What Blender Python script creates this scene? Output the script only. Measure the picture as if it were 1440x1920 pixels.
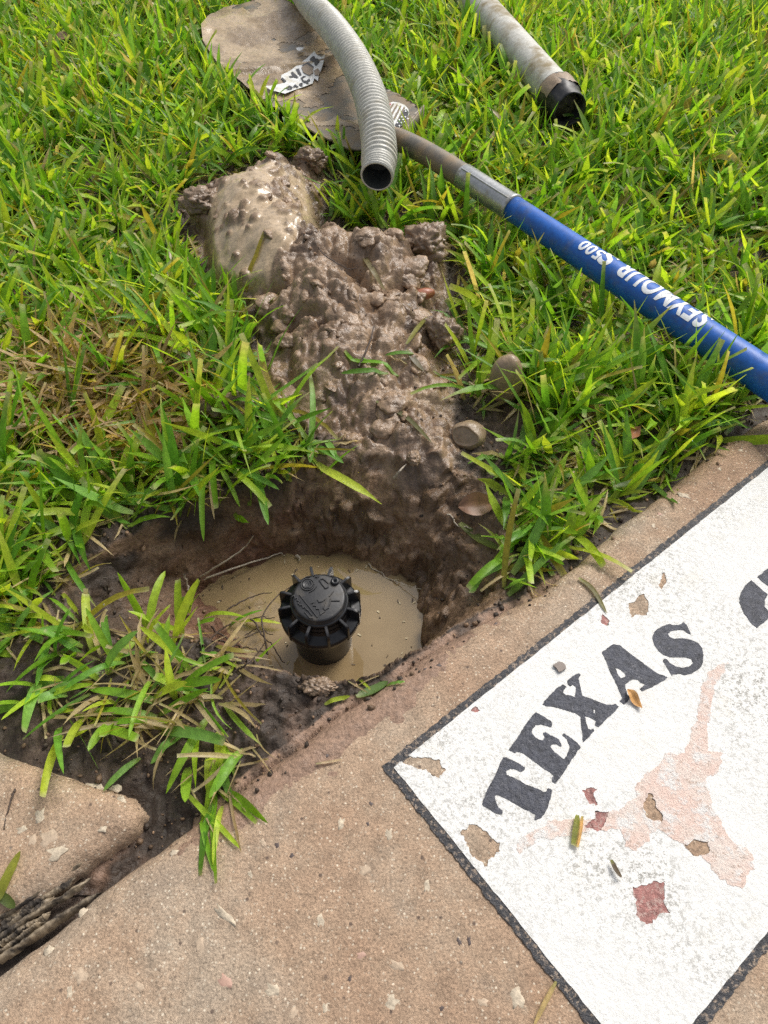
import bpy, bmesh, math, random
import numpy as np, time
_T0 = time.time()
def lap(n): print('LAP', n, round(time.time() - _T0, 1))
from mathutils import Vector, Matrix
from mathutils.geometry import delaunay_2d_cdt

for o in list(bpy.data.objects):
    bpy.data.objects.remove(o)
sc = bpy.context.scene
COL = sc.collection
rng = np.random.default_rng(7)
random.seed(7)

# ------------------------------------------------------------------ camera, sky, sun, exposure
F_PX, PITCH, CAM_H = 1400.0, math.radians(52), 0.5      # focal length in photo pixels, tilt, height (m)
cam = bpy.data.cameras.new('camera')
cam.sensor_fit = 'VERTICAL'; cam.sensor_height = 24; cam.lens = 24 * F_PX / 1920
cam.clip_start = 0.01; cam.clip_end = 400
co = bpy.data.objects.new('camera', cam); COL.objects.link(co)
co.location = (0, 0, CAM_H); co.rotation_euler = (math.pi / 2 - PITCH, 0, 0)
sc.camera = co

SUN_AZ, SUN_EL = math.radians(38), math.radians(50)      # clockwise from +Y (away from the viewer)
world = bpy.data.worlds.new('World'); sc.world = world; world.use_nodes = True
wn = world.node_tree; wn.nodes.clear()
wo = wn.nodes.new('ShaderNodeOutputWorld'); wb = wn.nodes.new('ShaderNodeBackground')
sky = wn.nodes.new('ShaderNodeTexSky'); sky.sky_type = 'NISHITA'; sky.sun_disc = False
sky.sun_elevation = SUN_EL; sky.sun_rotation = SUN_AZ; sky.dust_density = 5.0; sky.air_density = 1.0
hs = wn.nodes.new('ShaderNodeHueSaturation'); hs.inputs['Saturation'].default_value = 0.35   # thin white haze
wn.links.new(sky.outputs[0], hs.inputs['Color']); wn.links.new(hs.outputs[0], wb.inputs[0])
wb.inputs[1].default_value = 0.15; wn.links.new(wb.outputs[0], wo.inputs[0])
sl = bpy.data.lights.new('sun', 'SUN'); sl.energy = 2.1; sl.angle = math.radians(22); sl.color = (1.0, 0.955, 0.88)
so = bpy.data.objects.new('sun', sl); COL.objects.link(so); so.location = (2, 2, 4)
sd = Vector((math.sin(SUN_AZ) * math.cos(SUN_EL), math.cos(SUN_AZ) * math.cos(SUN_EL), math.sin(SUN_EL)))
so.rotation_euler = (-sd).to_track_quat('-Z', 'Y').to_euler()
sc.view_settings.view_transform = 'Standard'; sc.view_settings.look = 'None'
sc.cycles.use_denoising = False
sc.view_settings.exposure = 0.12; sc.view_settings.gamma = 1.0

# ------------------------------------------------------------------ helpers
def G(px, py, z=0.0):
    """photo pixel -> point on the horizontal plane at height z"""
    u = (px - 720) / F_PX; v = (py - 960) / F_PX
    r = (u, math.cos(PITCH) - v * math.sin(PITCH), -math.sin(PITCH) - v * math.cos(PITCH))
    t = (z - CAM_H) / r[2]
    return np.array([r[0] * t, r[1] * t, z])
def GP(pts, z=0.0):
    return np.array([G(a, b, z)[:2] for a, b in pts])
def ZO(pts, x0, y0, s):
    return [(x0 + a / s, y0 + b / s) for a, b in pts]

def _hash(ix, iy, seed):
    h = (ix.astype(np.int64) * 374761393 + iy.astype(np.int64) * 668265263 + seed * 982451653) & 0xFFFFFFFF
    h = ((h ^ (h >> 13)) * 1274126177) & 0xFFFFFFFF
    return ((h ^ (h >> 16)) & 0xFFFF) / 65535.0
def vnoise(x, y, seed=0):
    ix, iy = np.floor(x), np.floor(y); fx, fy = x - ix, y - iy
    fx = fx * fx * fx * (fx * (fx * 6 - 15) + 10); fy = fy * fy * fy * (fy * (fy * 6 - 15) + 10)
    a = _hash(ix, iy, seed); b = _hash(ix + 1, iy, seed); c = _hash(ix, iy + 1, seed); d = _hash(ix + 1, iy + 1, seed)
    return ((a + (b - a) * fx) * (1 - fy) + (c + (d - c) * fx) * fy) * 2 - 1
def gnoise(x, y, seed=0, rot=0.6):
    c, s_ = math.cos(rot + seed), math.sin(rot + seed); x, y = x * c - y * s_, x * s_ + y * c
    ix, iy = np.floor(x), np.floor(y); fx, fy = x - ix, y - iy
    u = fx * fx * fx * (fx * (fx * 6 - 15) + 10); v = fy * fy * fy * (fy * (fy * 6 - 15) + 10)
    def g(i, j):
        a = _hash(ix + i, iy + j, seed) * 6.2832; return np.cos(a) * (fx - i) + np.sin(a) * (fy - j)
    return ((g(0, 0) * (1 - u) + g(1, 0) * u) * (1 - v) + (g(0, 1) * (1 - u) + g(1, 1) * u) * v) * 1.55
def fbm(x, y, s, oct=4, seed=0, gain=0.5):
    r = 0; a = 1.0; t = 0
    for k in range(oct):
        ca, sa = math.cos(k * 0.7), math.sin(k * 0.7)
        r = r + a * vnoise((x * ca - y * sa) * s + 17.3 * k, (x * sa + y * ca) * s - 9.1 * k, seed + k); t += a
        a *= gain; s *= 2.03
    return r / t
def sstep(x, a=0.0, b=1.0):
    t = np.clip((x - a) / (b - a), 0, 1); return t * t * (3 - 2 * t)
def sdf(x, y, poly):
    """signed distance, positive inside"""
    x = np.asarray(x, float); y = np.asarray(y, float)
    d = np.full(x.shape, 1e9); ins = np.zeros(x.shape, bool); n = len(poly)
    for i in range(n):
        ax, ay = poly[i]; bx, by = poly[(i + 1) % n]
        ex, ey = bx - ax, by - ay; wx, wy = x - ax, y - ay
        t = np.clip((wx * ex + wy * ey) / (ex * ex + ey * ey + 1e-18), 0, 1)
        d = np.minimum(d, (wx - ex * t) ** 2 + (wy - ey * t) ** 2)
        if abs(ey) > 1e-12:
            c = ((ay > y) != (by > y)) & (x < ex * (y - ay) / ey + ax); ins ^= c
    d = np.sqrt(d); return np.where(ins, d, -d)
def catmull(pts, n):
    P = np.array(pts, float); P = np.vstack([2 * P[0] - P[1], P, 2 * P[-1] - P[-2]]); out = []
    m = len(P) - 3
    for k in range(n):
        s = k / (n - 1) * m; i = min(int(s), m - 1); t = s - i
        a, b, c, d = P[i:i + 4]
        out.append(0.5 * (2 * b + (c - a) * t + (2 * a - 5 * b + 4 * c - d) * t * t + (3 * b - a - 3 * c + d) * t ** 3))
    return np.array(out)

def mesh_np(name, V, Fq, mat=None, smooth=True, col=None):
    """mesh object from numpy arrays; Fq is (n,3) or (n,4); col is (n,4) per vertex"""
    me = bpy.data.meshes.new(name)
    V = np.asarray(V, np.float32); Fq = np.asarray(Fq, np.int32); k = Fq.shape[1]
    me.vertices.add(len(V)); me.vertices.foreach_set('co', V.ravel())
    me.loops.add(Fq.size); me.loops.foreach_set('vertex_index', Fq.ravel())
    me.polygons.add(len(Fq)); me.polygons.foreach_set('loop_start', np.arange(0, Fq.size, k, dtype=np.int32))
    me.polygons.foreach_set('loop_total', np.full(len(Fq), k, np.int32))
    if smooth: me.polygons.foreach_set('use_smooth', np.ones(len(Fq), bool))
    me.update(calc_edges=True)
    if col is not None:
        at = me.color_attributes.new('col', 'FLOAT_COLOR', 'POINT')
        at.data.foreach_set('color', np.asarray(col, np.float32).ravel())
    if mat: me.materials.append(mat)
    return me
def link(name, me, parent=None):
    o = bpy.data.objects.new(name, me); COL.objects.link(o)
    if parent is not None: o.parent = parent
    return o
def obj(name, V, Fq, mat, parent=None, smooth=True, col=None):
    return link(name, mesh_np(name, V, Fq, mat, smooth, col), parent)
def bobj(name, bm, mat, parent=None, smooth=False):
    me = bpy.data.meshes.new(name); bm.normal_update(); bm.to_mesh(me); bm.free()
    if smooth:
        for p in me.polygons: p.use_smooth = True
    me.materials.append(mat)
    return link(name, me, parent)
def tag(o, label=None, cat=None, group=None, kind=None):
    if label: o['label'] = label
    if cat: o['category'] = cat
    if group: o['group'] = group
    if kind: o['kind'] = kind
    return o
def thing(name, label, cat, loc=(0, 0, 0), group=None):
    o = bpy.data.objects.new(name, None); COL.objects.link(o); o.location = loc; o.empty_display_size = 0.02
    return tag(o, label, cat, group)
def rel(V, o):
    return np.asarray(V, float) - np.array(o.location)

def sweep(P, R, nseg=20, caps=False, T=None):
    """tube along points P with radius R (scalar or array)"""
    P = np.asarray(P, float); n = len(P); R = np.broadcast_to(np.asarray(R, float), (n,))
    if T is None: T = np.gradient(P, axis=0); T /= np.linalg.norm(T, axis=1)[:, None]
    else: T = np.broadcast_to(np.asarray(T, float), (n, 3))
    up = np.array([0, 0, 1.0]); S = np.cross(T, up); S /= np.linalg.norm(S, axis=1)[:, None] + 1e-12
    U = np.cross(S, T); a = np.linspace(0, 2 * math.pi, nseg, endpoint=False)
    V = P[:, None, :] + R[:, None, None] * (np.cos(a)[None, :, None] * S[:, None, :] + np.sin(a)[None, :, None] * U[:, None, :])
    V = V.reshape(-1, 3); Fq = []
    i = np.arange(n - 1)[:, None] * nseg; j = np.arange(nseg)[None, :]; j2 = (j + 1) % nseg
    Fq = np.stack([i + j, i + j2, i + nseg + j2, i + nseg + j], -1).reshape(-1, 4)
    if caps:
        V = np.vstack([V, P[0], P[-1]]); c0 = n * nseg; jj = np.arange(nseg); jn = (jj + 1) % nseg
        Fq = np.vstack([Fq, np.stack([jj, np.full(nseg, c0), np.full(nseg, c0), jn], -1)[:, [0, 1, 2, 3]],
                        np.stack([(n - 1) * nseg + jj, (n - 1) * nseg + jn, np.full(nseg, c0 + 1), np.full(nseg, c0 + 1)], -1)])
        # repeated indices are made triangles below
        V2 = V; tri = []
        quads = Fq[:(n - 1) * nseg]
        for k in range(nseg):
            tri.append((k, c0, (k + 1) % nseg)); tri.append(((n - 1) * nseg + k, (n - 1) * nseg + (k + 1) % nseg, c0 + 1))
        q = np.vstack([quads[:, [0, 1, 2]], quads[:, [0, 2, 3]], np.array(tri)])
        return V2, q
    return V, Fq
def lathe(prof, n=48, c=(0, 0, 0)):
    a = np.linspace(0, 2 * math.pi, n, endpoint=False); V = []
    for r, z in prof: V += [(c[0] + r * math.cos(t), c[1] + r * math.sin(t), c[2] + z) for t in a]
    Fq = [(i * n + j, i * n + (j + 1) % n, (i + 1) * n + (j + 1) % n, (i + 1) * n + j) for i in range(len(prof) - 1) for j in range(n)]
    return np.array(V), np.array(Fq)

def flat(name, outer, holes, z, mat, parent=None, jit=0.0, thick=0.0, seed=0, step=0.004, freq=160.0, jout=None):
    """flat piece from a world-space outline (with holes), jagged by jit, optional thickness downwards"""
    R = np.random.default_rng(seed)
    def dens(poly, jit=jit):
        out = []
        for i in range(len(poly)):
            a, b = np.array(poly[i]), np.array(poly[(i + 1) % len(poly)])
            n = max(1, int(np.linalg.norm(b - a) / step))
            for k in range(n): out.append(a + (b - a) * k / n)
        if jit:
            o_ = np.array(out); f = freq
            o_ = o_ + jit * np.stack([fbm(o_[:, 0], o_[:, 1], f, 4, seed * 7 + 1, .7), fbm(o_[:, 0], o_[:, 1], f, 4, seed * 7 + 5, .7)], -1) * 2.2; out = list(o_)
        return out
    st0 = step
    if jout is not None: step = 0.004
    rings = [dens(outer, jit if jout is None else jout)]
    step = st0; rings += [dens(h) for h in holes]
    vs, es = [], []
    for r in rings:
        o = len(vs); vs += [Vector((float(p[0]), float(p[1]))) for p in r]; es += [(o + i, o + (i + 1) % len(r)) for i in range(len(r))]
    v2, e2, f2, _, _, _ = delaunay_2d_cdt(vs, es, [], 0, 1e-7)
    pts = np.array([(p.x, p.y) for p in v2]); keep = []
    ce = np.array([np.mean([pts[i] for i in f], axis=0) for f in f2])
    ins = sdf(ce[:, 0], ce[:, 1], rings[0]) > 0
    for h in rings[1:]: ins &= sdf(ce[:, 0], ce[:, 1], h) < 0
    for f, k in zip(f2, ins):
        if k: keep.append(f)
    bm = bmesh.new(); bv = [bm.verts.new((p[0], p[1], z)) for p in pts]
    for f in keep:
        try:
            fc = bm.faces.new([bv[i] for i in f])
        except ValueError: pass
    bm.normal_update()
    for f in bm.faces:
        if f.normal.z < 0: f.normal_flip()
    bmesh.ops.delete(bm, geom=[v for v in bm.verts if not v.link_faces], context='VERTS')
    if thick:
        r = bmesh.ops.extrude_face_region(bm, geom=list(bm.faces), use_keep_orig=True)
        for v in [g for g in r['geom'] if isinstance(g, bmesh.types.BMVert)]: pass
        top = [v for v in bm.verts if v not in set(g for g in r['geom'] if isinstance(g, bmesh.types.BMVert))]
        for v in [g for g in r['geom'] if isinstance(g, bmesh.types.BMVert)]: v.co.z = z
        for v in top: v.co.z = z - thick
        bmesh.ops.recalc_face_normals(bm, faces=list(bm.faces))
    return bobj(name, bm, mat, parent)

# ------------------------------------------------------------------ materials
class M:
    def __init__(s, name):
        s.m = bpy.data.materials.new(name); s.m.use_nodes = True; s.nt = s.m.node_tree
        s.b = s.nt.nodes['Principled BSDF']; s.out = s.nt.nodes['Material Output']
        s.geo = s.nt.nodes.new('ShaderNodeNewGeometry')
    def n(s, t, **kw):
        x = s.nt.nodes.new(t)
        for k, v in kw.items():
            if k in x.inputs: s.put(x.inputs[k], v)
            else: setattr(x, k, v)
        return x
    def put(s, inp, v):
        if hasattr(v, 'links') or isinstance(v, bpy.types.NodeSocket): s.nt.links.new(v, inp)
        else: inp.default_value = v
    def noise(s, scale, detail=3, rough=0.5, vec=None, col=False):
        x = s.n('ShaderNodeTexNoise', Scale=scale, Detail=detail, Roughness=rough)
        s.nt.links.new(vec or s.geo.outputs['Position'], x.inputs['Vector']); return x.outputs['Color' if col else 'Fac']
    def vor(s, scale, feature='F1', out='Color', vec=None):
        x = s.n('ShaderNodeTexVoronoi', feature=feature, Scale=scale)
        s.nt.links.new(vec or s.geo.outputs['Position'], x.inputs['Vector']); return x.outputs[out]
    def ramp(s, fac, stops):
        r = s.n('ShaderNodeValToRGB'); e = r.color_ramp.elements
        while len(e) < len(stops): e.new(0.5)
        for k, (p, c) in enumerate(stops):
            e[k].position = p; e[k].color = (c, c, c, 1) if isinstance(c, (int, float)) else (*c, 1)
        s.nt.links.new(fac, r.inputs[0]); return r.outputs[0]
    def mix(s, fac, a, b, mode='MIX'):
        x = s.n('ShaderNodeMix', data_type='RGBA', blend_type=mode)
        s.put(x.inputs[0], fac)
        for i, v in ((6, a), (7, b)): s.put(x.inputs[i], v if not isinstance(v, tuple) else (*v, 1) if len(v) == 3 else v)
        return x.outputs[2]
    def math(s, op, a, b=0.0):
        x = s.n('ShaderNodeMath', operation=op); s.put(x.inputs[0], a); s.put(x.inputs[1], b); return x.outputs[0]
    def bump(s, h, strength, dist, prev=None):
        x = s.n('ShaderNodeBump', Strength=strength, Distance=dist); s.nt.links.new(h, x.inputs['Height'])
        if prev is not None: s.nt.links.new(prev, x.inputs['Normal'])
        return x.outputs[0]
    def set(s, **kw):
        for k, v in kw.items():
            k = {'color': 'Base Color', 'rough': 'Roughness', 'metal': 'Metallic', 'spec': 'Specular IOR Level', 'normal': 'Normal', 'coat': 'Coat Weight', 'crough': 'Coat Roughness', 'trans': 'Transmission Weight', 'ior': 'IOR', 'sss': 'Subsurface Weight'}[k]
            s.put(s.b.inputs[k], (*v, 1) if isinstance(v, tuple) and len(v) == 3 else v)
        return s.m

def concrete_color(k):
    base = k.ramp(k.noise(8, 6, 0.65), [(0.36, (0.335, 0.218, 0.142)), (0.5, (0.37, 0.262, 0.178)), (0.64, (0.385, 0.308, 0.228))])
    base = k.mix(1.0, base, k.ramp(k.noise(70, 5, 0.7), [(0.3, 0.72), (0.5, 1.0), (0.7, 1.18)]), 'MULTIPLY')
    base = k.mix(k.ramp(k.noise(16, 5, 0.7), [(0.54, 0.0), (0.72, 0.55)]), base, (0.23, 0.165, 0.12))
    base = k.mix(1.0, base, k.ramp(k.noise(620, 3, 0.8), [(0.28, 0.45), (0.5, 1.0), (0.72, 1.40)]), 'MULTIPLY')
    g = k.math('MULTIPLY', k.ramp(k.vor(560), [(0.70, 0.0), (0.88, 0.70)]), k.ramp(k.vor(560, out='Distance'), [(0.25, 1.0), (0.5, 0.0)]))
    base = k.mix(g, base, (0.74, 0.66, 0.52))
    g = k.math('MULTIPLY', k.ramp(k.vor(300), [(0.10, 0.9), (0.16, 0.0)]), k.ramp(k.vor(300, out='Distance'), [(0.2, 1.0), (0.45, 0.0)]))
    base = k.mix(g, base, (0.10, 0.07, 0.055))
    wob = k.n('ShaderNodeVectorMath', operation='ADD'); k.nt.links.new(k.geo.outputs['Position'], wob.inputs[0])
    sc_ = k.n('ShaderNodeVectorMath', operation='SCALE'); sc_.inputs['Scale'].default_value = 0.004; k.nt.links.new(k.noise(160, 3, 0.6, col=True), sc_.inputs[0]); k.nt.links.new(sc_.outputs[0], wob.inputs[1])
    w = wob.outputs[0]
    st = k.math('MULTIPLY', k.ramp(k.vor(75, vec=w), [(0.90, 0.0), (0.94, 0.55)]), k.ramp(k.vor(75, out='Distance', vec=w), [(0.16, 1.0), (0.34, 0.0)]))
    base = k.mix(st, base, (0.56, 0.46, 0.34))
    dk = k.math('MULTIPLY', k.ramp(k.vor(120, vec=w), [(0.05, 0.9), (0.08, 0.0)]), k.ramp(k.vor(120, out='Distance', vec=w), [(0.10, 1.0), (0.22, 0.0)]))
    return k.mix(dk, base, (0.05, 0.035, 0.03))
def concrete_bump(k, st=0.6):
    return k.bump(k.noise(420, 4, 0.75), st, 0.0022, k.bump(k.noise(60, 4, 0.6), 0.5, 0.004))
def m_concrete():
    k = M('concrete'); return k.set(color=concrete_color(k), rough=0.75, normal=concrete_bump(k), spec=0.35)
def m_soil():
    k = M('wet_soil'); a = k.n('ShaderNodeVertexColor', layer_name='col')
    c = k.mix(1.0, a.outputs['Color'], k.ramp(k.noise(300, 5, 0.7), [(0.25, 0.45), (0.5, 1.0), (0.8, 1.5)]), 'MULTIPLY')
    rg = k.math('MULTIPLY', a.outputs['Alpha'], k.ramp(k.noise(140, 3), [(0.3, 0.6), (0.7, 1.4)]))
    h = k.bump(k.noise(420, 4, 0.65), 0.55, 0.0022, k.bump(k.noise(120, 3, 0.6), 0.5, 0.004))
    return k.set(color=c, rough=rg, normal=h, spec=0.35)
def m_mud():
    k = M('wet_mud'); a = k.n('ShaderNodeVertexColor', layer_name='col')
    c = k.mix(1.0, a.outputs['Color'], k.ramp(k.noise(200, 4, 0.6), [(0.25, 0.62), (0.5, 1.0), (0.8, 1.3)]), 'MULTIPLY')
    rg = k.math('MULTIPLY', a.outputs['Alpha'], k.ramp(k.noise(160, 3), [(0.3, 0.55), (0.7, 1.5)]))
    st = k.math('MULTIPLY', a.outputs['Alpha'], 1.5)
    x = k.n('ShaderNodeBump', Distance=0.0022); k.nt.links.new(k.noise(380, 3, 0.6), x.inputs['Height']); k.nt.links.new(st, x.inputs['Strength'])
    return k.set(color=c, rough=rg, normal=x.outputs[0], spec=0.5)
def m_leaf():
    k = M('grass_blade'); a = k.n('ShaderNodeVertexColor', layer_name='col'); c = a.outputs['Color']
    c = k.mix(1.0, c, k.ramp(k.noise(260, 3, 0.6), [(0.3, 0.78), (0.7, 1.2)]), 'MULTIPLY')
    k.set(color=c, rough=k.ramp(k.noise(90, 2), [(0.3, 0.32), (0.7, 0.58)]), spec=0.42, normal=k.bump(k.noise(500, 2), 0.25, 0.0008))
    t = k.n('ShaderNodeBsdfTranslucent'); g = k.mix(1.0, c, (1.35, 1.3, 0.6), 'MULTIPLY'); k.nt.links.new(g, t.inputs[0])
    mx = k.n('ShaderNodeMixShader'); mx.inputs[0].default_value = 0.52
    k.nt.links.new(k.b.outputs[0], mx.inputs[1]); k.nt.links.new(t.outputs[0], mx.inputs[2]); k.nt.links.new(mx.outputs[0], k.out.inputs[0])
    return k.m
def m_white_paint():
    k = M('white_paint')
    patch = k.ramp(k.noise(7, 3), [(0.42, 0.0), (0.62, 1.0)])
    sp = k.ramp(k.noise(330, 4, 0.8), [(0.515, 0.0), (0.585, 1.0)])
    c = k.mix(k.math('MULTIPLY', sp, k.math('ADD', k.math('MULTIPLY', patch, 0.60), 0.10)), (0.69, 0.685, 0.66), (0.16, 0.15, 0.12))
    c = k.mix(k.ramp(k.noise(30, 4, 0.6), [(0.58, 0.0), (0.78, 0.35)]), c, (0.62, 0.56, 0.44))
    return k.set(color=c, rough=0.6, normal=k.bump(k.noise(300, 4, 0.75), 0.55, 0.0018, k.bump(k.noise(60, 3), 0.35, 0.0025)), spec=0.3)
def m_worn_paint(name, col, worn, amount):
    k = M(name)
    w = k.ramp(k.noise(330, 4, 0.75), [(0.62 - amount, 0.0), (0.70 - amount, 1.0)])
    c = k.mix(k.math('MULTIPLY', w, 0.85), k.mix(1.0, col, k.ramp(k.noise(240, 3), [(0.3, 0.6), (0.7, 1.5)]), 'MULTIPLY'), worn)
    return k.set(color=c, rough=0.5, normal=k.bump(k.noise(260, 4, 0.7), 0.9, 0.002), spec=0.45)
def m_plain(name, col, rough=0.5, var=0.25, scale=150, bump=0.15, dist=0.001, **kw):
    k = M(name)
    c = k.mix(1.0, col, k.ramp(k.noise(scale, 4, 0.6), [(0.25, 1 - var), (0.75, 1 + var)]), 'MULTIPLY')
    k.set(color=c, rough=rough, normal=k.bump(k.noise(scale * 1.7, 3, 0.6), bump, dist), **kw); return k.m
def m_dirty(name, col, dirt, lo, hi, rough=0.45, scale=26, **kw):
    k = M(name)
    f = k.ramp(k.noise(scale, 5, 0.65), [(lo, 0.0), (hi, 1.0)])
    c = k.mix(f, k.mix(1.0, col, k.ramp(k.noise(220, 3), [(0.3, 0.85), (0.7, 1.15)]), 'MULTIPLY'), dirt)
    rg = k.math('ADD', k.math('MULTIPLY', f, 0.3), rough)
    return k.set(color=c, rough=rg, normal=k.bump(k.noise(300, 3), 0.12, 0.001), **kw)
def m_water():
    k = M('muddy_water')
    c = k.ramp(k.noise(22, 4, 0.6), [(0.3, (0.225, 0.160, 0.082)), (0.7, (0.30, 0.22, 0.122))])
    c = k.mix(k.ramp(k.noise(160, 3, 0.7), [(0.70, 0.0), (0.78, 0.6)]), c, (0.5, 0.42, 0.28))
    return k.set(color=c, rough=0.03, normal=k.bump(k.noise(28, 3), 0.10, 0.002), spec=0.6, ior=1.40)
CONC, SOIL, MUD, LEAF, WHITE, WATER = m_concrete(), m_soil(), m_mud(), m_leaf(), m_white_paint(), m_water()
TAN = (0.36, 0.26, 0.18)
BLACKP = m_worn_paint('black_border_paint', (0.028, 0.028, 0.032), (0.30, 0.23, 0.17), 0.085)
LETTER = m_worn_paint('black_letter_paint', (0.045, 0.048, 0.062), (0.16, 0.16, 0.18), 0.03)
def m_faded():
    k = M('faded_orange_paint'); f = k.ramp(k.noise(45, 5, .65), [(0.40, 0.0), (0.66, 1.0)]); c = k.mix(f, (0.66, 0.50, 0.43), (0.66, 0.58, 0.52))
    c = k.mix(k.ramp(k.noise(75, 5, .75), [(0.50, 0.0), (0.60, .85)]), c, (0.655, 0.65, 0.63)); c = k.mix(k.ramp(k.noise(330, 4, .8), [(0.56, 0.0), (0.63, .7)]), c, (0.36, 0.26, 0.20)); return k.set(color=c, rough=.65, spec=.3, normal=k.bump(k.noise(300, 4, .75), .8, .0022))
PINK = m_faded()
REDP = m_worn_paint('red_undercoat', (0.27, 0.115, 0.10), (0.42, 0.29, 0.25), 0.10)
BLKPL = m_dirty('black_plastic', (0.012, 0.0125, 0.015), (0.06, 0.05, 0.038), 0.62, 0.85, 0.28, 75, spec=0.5)
BLKPL2 = m_dirty('scuffed_black_plastic', (0.02, 0.0205, 0.023), (0.09, 0.078, 0.062), 0.50, 0.8, 0.42, 90, spec=0.45)
HOSE = m_dirty('grey_hose_plastic', (0.50, 0.49, 0.44), (0.33, 0.29, 0.20), 0.50, 0.8, 0.38, 30, spec=0.5)
HOSEIN = m_plain('hose_inside', (0.06, 0.065, 0.06), 0.6)
PVC = m_dirty('grey_pipe_plastic', (0.52, 0.51, 0.46), (0.27, 0.22, 0.13), 0.50, 0.68, 0.5, 24, spec=0.4)
STEEL = m_dirty('dull_grey_steel', (0.15, 0.14, 0.12), (0.27, 0.205, 0.135), 0.38, 0.62, 0.42, 40, metal=0.25, spec=0.5)
STEEL2 = m_dirty('bright_steel_collar', (0.40, 0.41, 0.41), (0.27, 0.24, 0.18), 0.55, 0.75, 0.3, 60, metal=0.7, spec=0.5)
BLUE = m_dirty('blue_fibreglass', (0.012, 0.105, 0.42), (0.10, 0.11, 0.14), 0.56, 0.85, 0.42, 35, spec=0.45)
PRINT = m_plain('white_print', (0.78, 0.8, 0.82), 0.5, 0.12, 300)
LABELW = m_dirty('white_label_paper', (0.74, 0.75, 0.74), (0.42, 0.36, 0.22), 0.5, 0.75, 0.35, 60)
LABELK = m_plain('black_label_ink', (0.03, 0.03, 0.035), 0.4)
LABELR = m_plain('red_label_ink', (0.5, 0.02, 0.03), 0.4)
TIMBER = m_dirty('rotten_timber', (0.23, 0.18, 0.12), (0.035, 0.028, 0.022), 0.46, 0.60, 0.55, 70)
STONE = m_plain('muddy_stone', (0.27, 0.195, 0.125), 0.36, 0.25, 180, 0.35, 0.0015, spec=0.55)
REDSTONE = m_plain('red_stone', (0.30, 0.11, 0.06), 0.35, 0.3, 180, 0.3)
PEB = [m_plain('pale_pebble', (0.46, 0.385, 0.285), 0.7, 0.45, 300, .6), m_plain('tan_pebble', (0.43, 0.33, 0.235), 0.75, 0.35, 300, .4),
       m_plain('pink_pebble', (0.46, 0.29, 0.22), 0.6, 0.2, 200), m_plain('dark_pebble', (0.07, 0.05, 0.045), 0.6, 0.3, 200)]
DRYLEAF = m_plain('brown_leaf', (0.17, 0.085, 0.045), 0.5, 0.35, 90, 0.3)
ORLEAF = m_plain('orange_dry_leaf', (0.50, 0.27, 0.09), 0.55, 0.35, 120, 0.3)
ROOT = m_plain('dark_root', (0.055, 0.035, 0.025), 0.6, 0.3)
PALEROOT = m_plain('pale_root', (0.42, 0.36, 0.28), 0.5, 0.3)
STRAW = m_plain('straw', (0.50, 0.40, 0.22), 0.55, 0.3)
LAWNFAR = m_plain('far_lawn', (0.06, 0.11, 0.02), 0.8, 0.5, 60, 0.8, 0.01)
DEW = m_plain('dew', (0.9, 0.93, 0.95), 0.02, 0.0); _d = M('dew_drop'); DEW = _d.set(color=(0.95, 0.97, 1.0), rough=0.02, trans=0.85, ior=1.33, spec=0.8)

# ------------------------------------------------------------------ the lie of the land
SLAB_EDGE = [(1700, 590), (1560, 690), (1440, 770), (1330, 838), (1255, 905), (1170, 962), (1085, 1045), (1000, 1105), (905, 1150), (800, 1215),
             (700, 1290), (630, 1330), (550, 1395), (470, 1448), (395, 1510), (330, 1555), (262, 1602), (190, 1655), (100, 1728), (0, 1808), (-150, 1925), (-340, 2080)]
SLAB = np.vstack([GP(SLAB_EDGE), [[-0.20, -0.25], [0.62, -0.25], [0.95, 0.35]]])
SLAB2 = np.vstack([GP([(268, 1512), (245, 1483), (150, 1447), (75, 1418), (0, 1392), (-300, 1290), (-700, 1180)]), [[-0.95, 0.18], [-0.95, -0.2]],
                   GP([(-520, 2090), (-300, 1930), (0, 1722), (90, 1664), (180, 1600), (250, 1552)])])
MOUND = GP([(345, 350), (420, 325), (470, 300), (540, 285), (600, 275), (612, 330), (600, 398), (650, 412), (720, 418), (770, 432), (832, 418), (848, 500), (852, 590),
            (868, 640), (850, 715), (862, 765), (872, 805), (870, 840), (840, 858), (790, 862), (735, 855), (690, 840), (655, 805), (600, 780), (535, 765), (505, 720), (485, 650), (462, 565), (385, 490), (355, 430)], 0.012)
SLURRY = GP([(372, 345), (470, 305), (575, 300), (600, 390), (560, 470), (500, 520), (430, 500), (385, 460)], 0.03)
RIM = GP([(330, 928), (420, 900), (500, 868), (560, 845), (620, 828), (700, 824), (800, 838), (890, 868), (950, 930), (968, 1010), (968, 1088), (905, 1132), (850, 1165), (780, 1205), (700, 1250),
          (640, 1266), (560, 1266), (490, 1250), (430, 1220), (380, 1190), (290, 1180), (200, 1165), (118, 1118), (105, 1062), (180, 1003), (250, 962)])
ZW = -0.100
WATERP = GP([(365, 1114), (430, 1080), (520, 1046), (600, 1038), (690, 1058), (775, 1104), (792, 1160), (790, 1220), (770, 1290), (660, 1335), (560, 1335), (505, 1300), (470, 1235), (440, 1180), (400, 1140)], ZW)

def slab_top(d, R=0.02, z0=0.0):
    q = np.clip(d, 0, R); return np.where(d < 0, -1.0, z0 - R + np.sqrt(np.maximum(R * R - (R - q) ** 2, 0)))
def slab1_z(x, y):
    d = sdf(x, y, SLAB); return slab_top(d + 0.0025 * fbm(x, y, 40, 3, 3), 0.021) + 0.0004 * fbm(x, y, 14, 2, 5), d
def slab2_z(x, y):
    d = sdf(x, y, SLAB2); return slab_top(d + 0.003 * fbm(x, y, 40, 3, 9), 0.02, -0.003) + 0.0012 * fbm(x, y, 14, 2, 6), d

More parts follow.
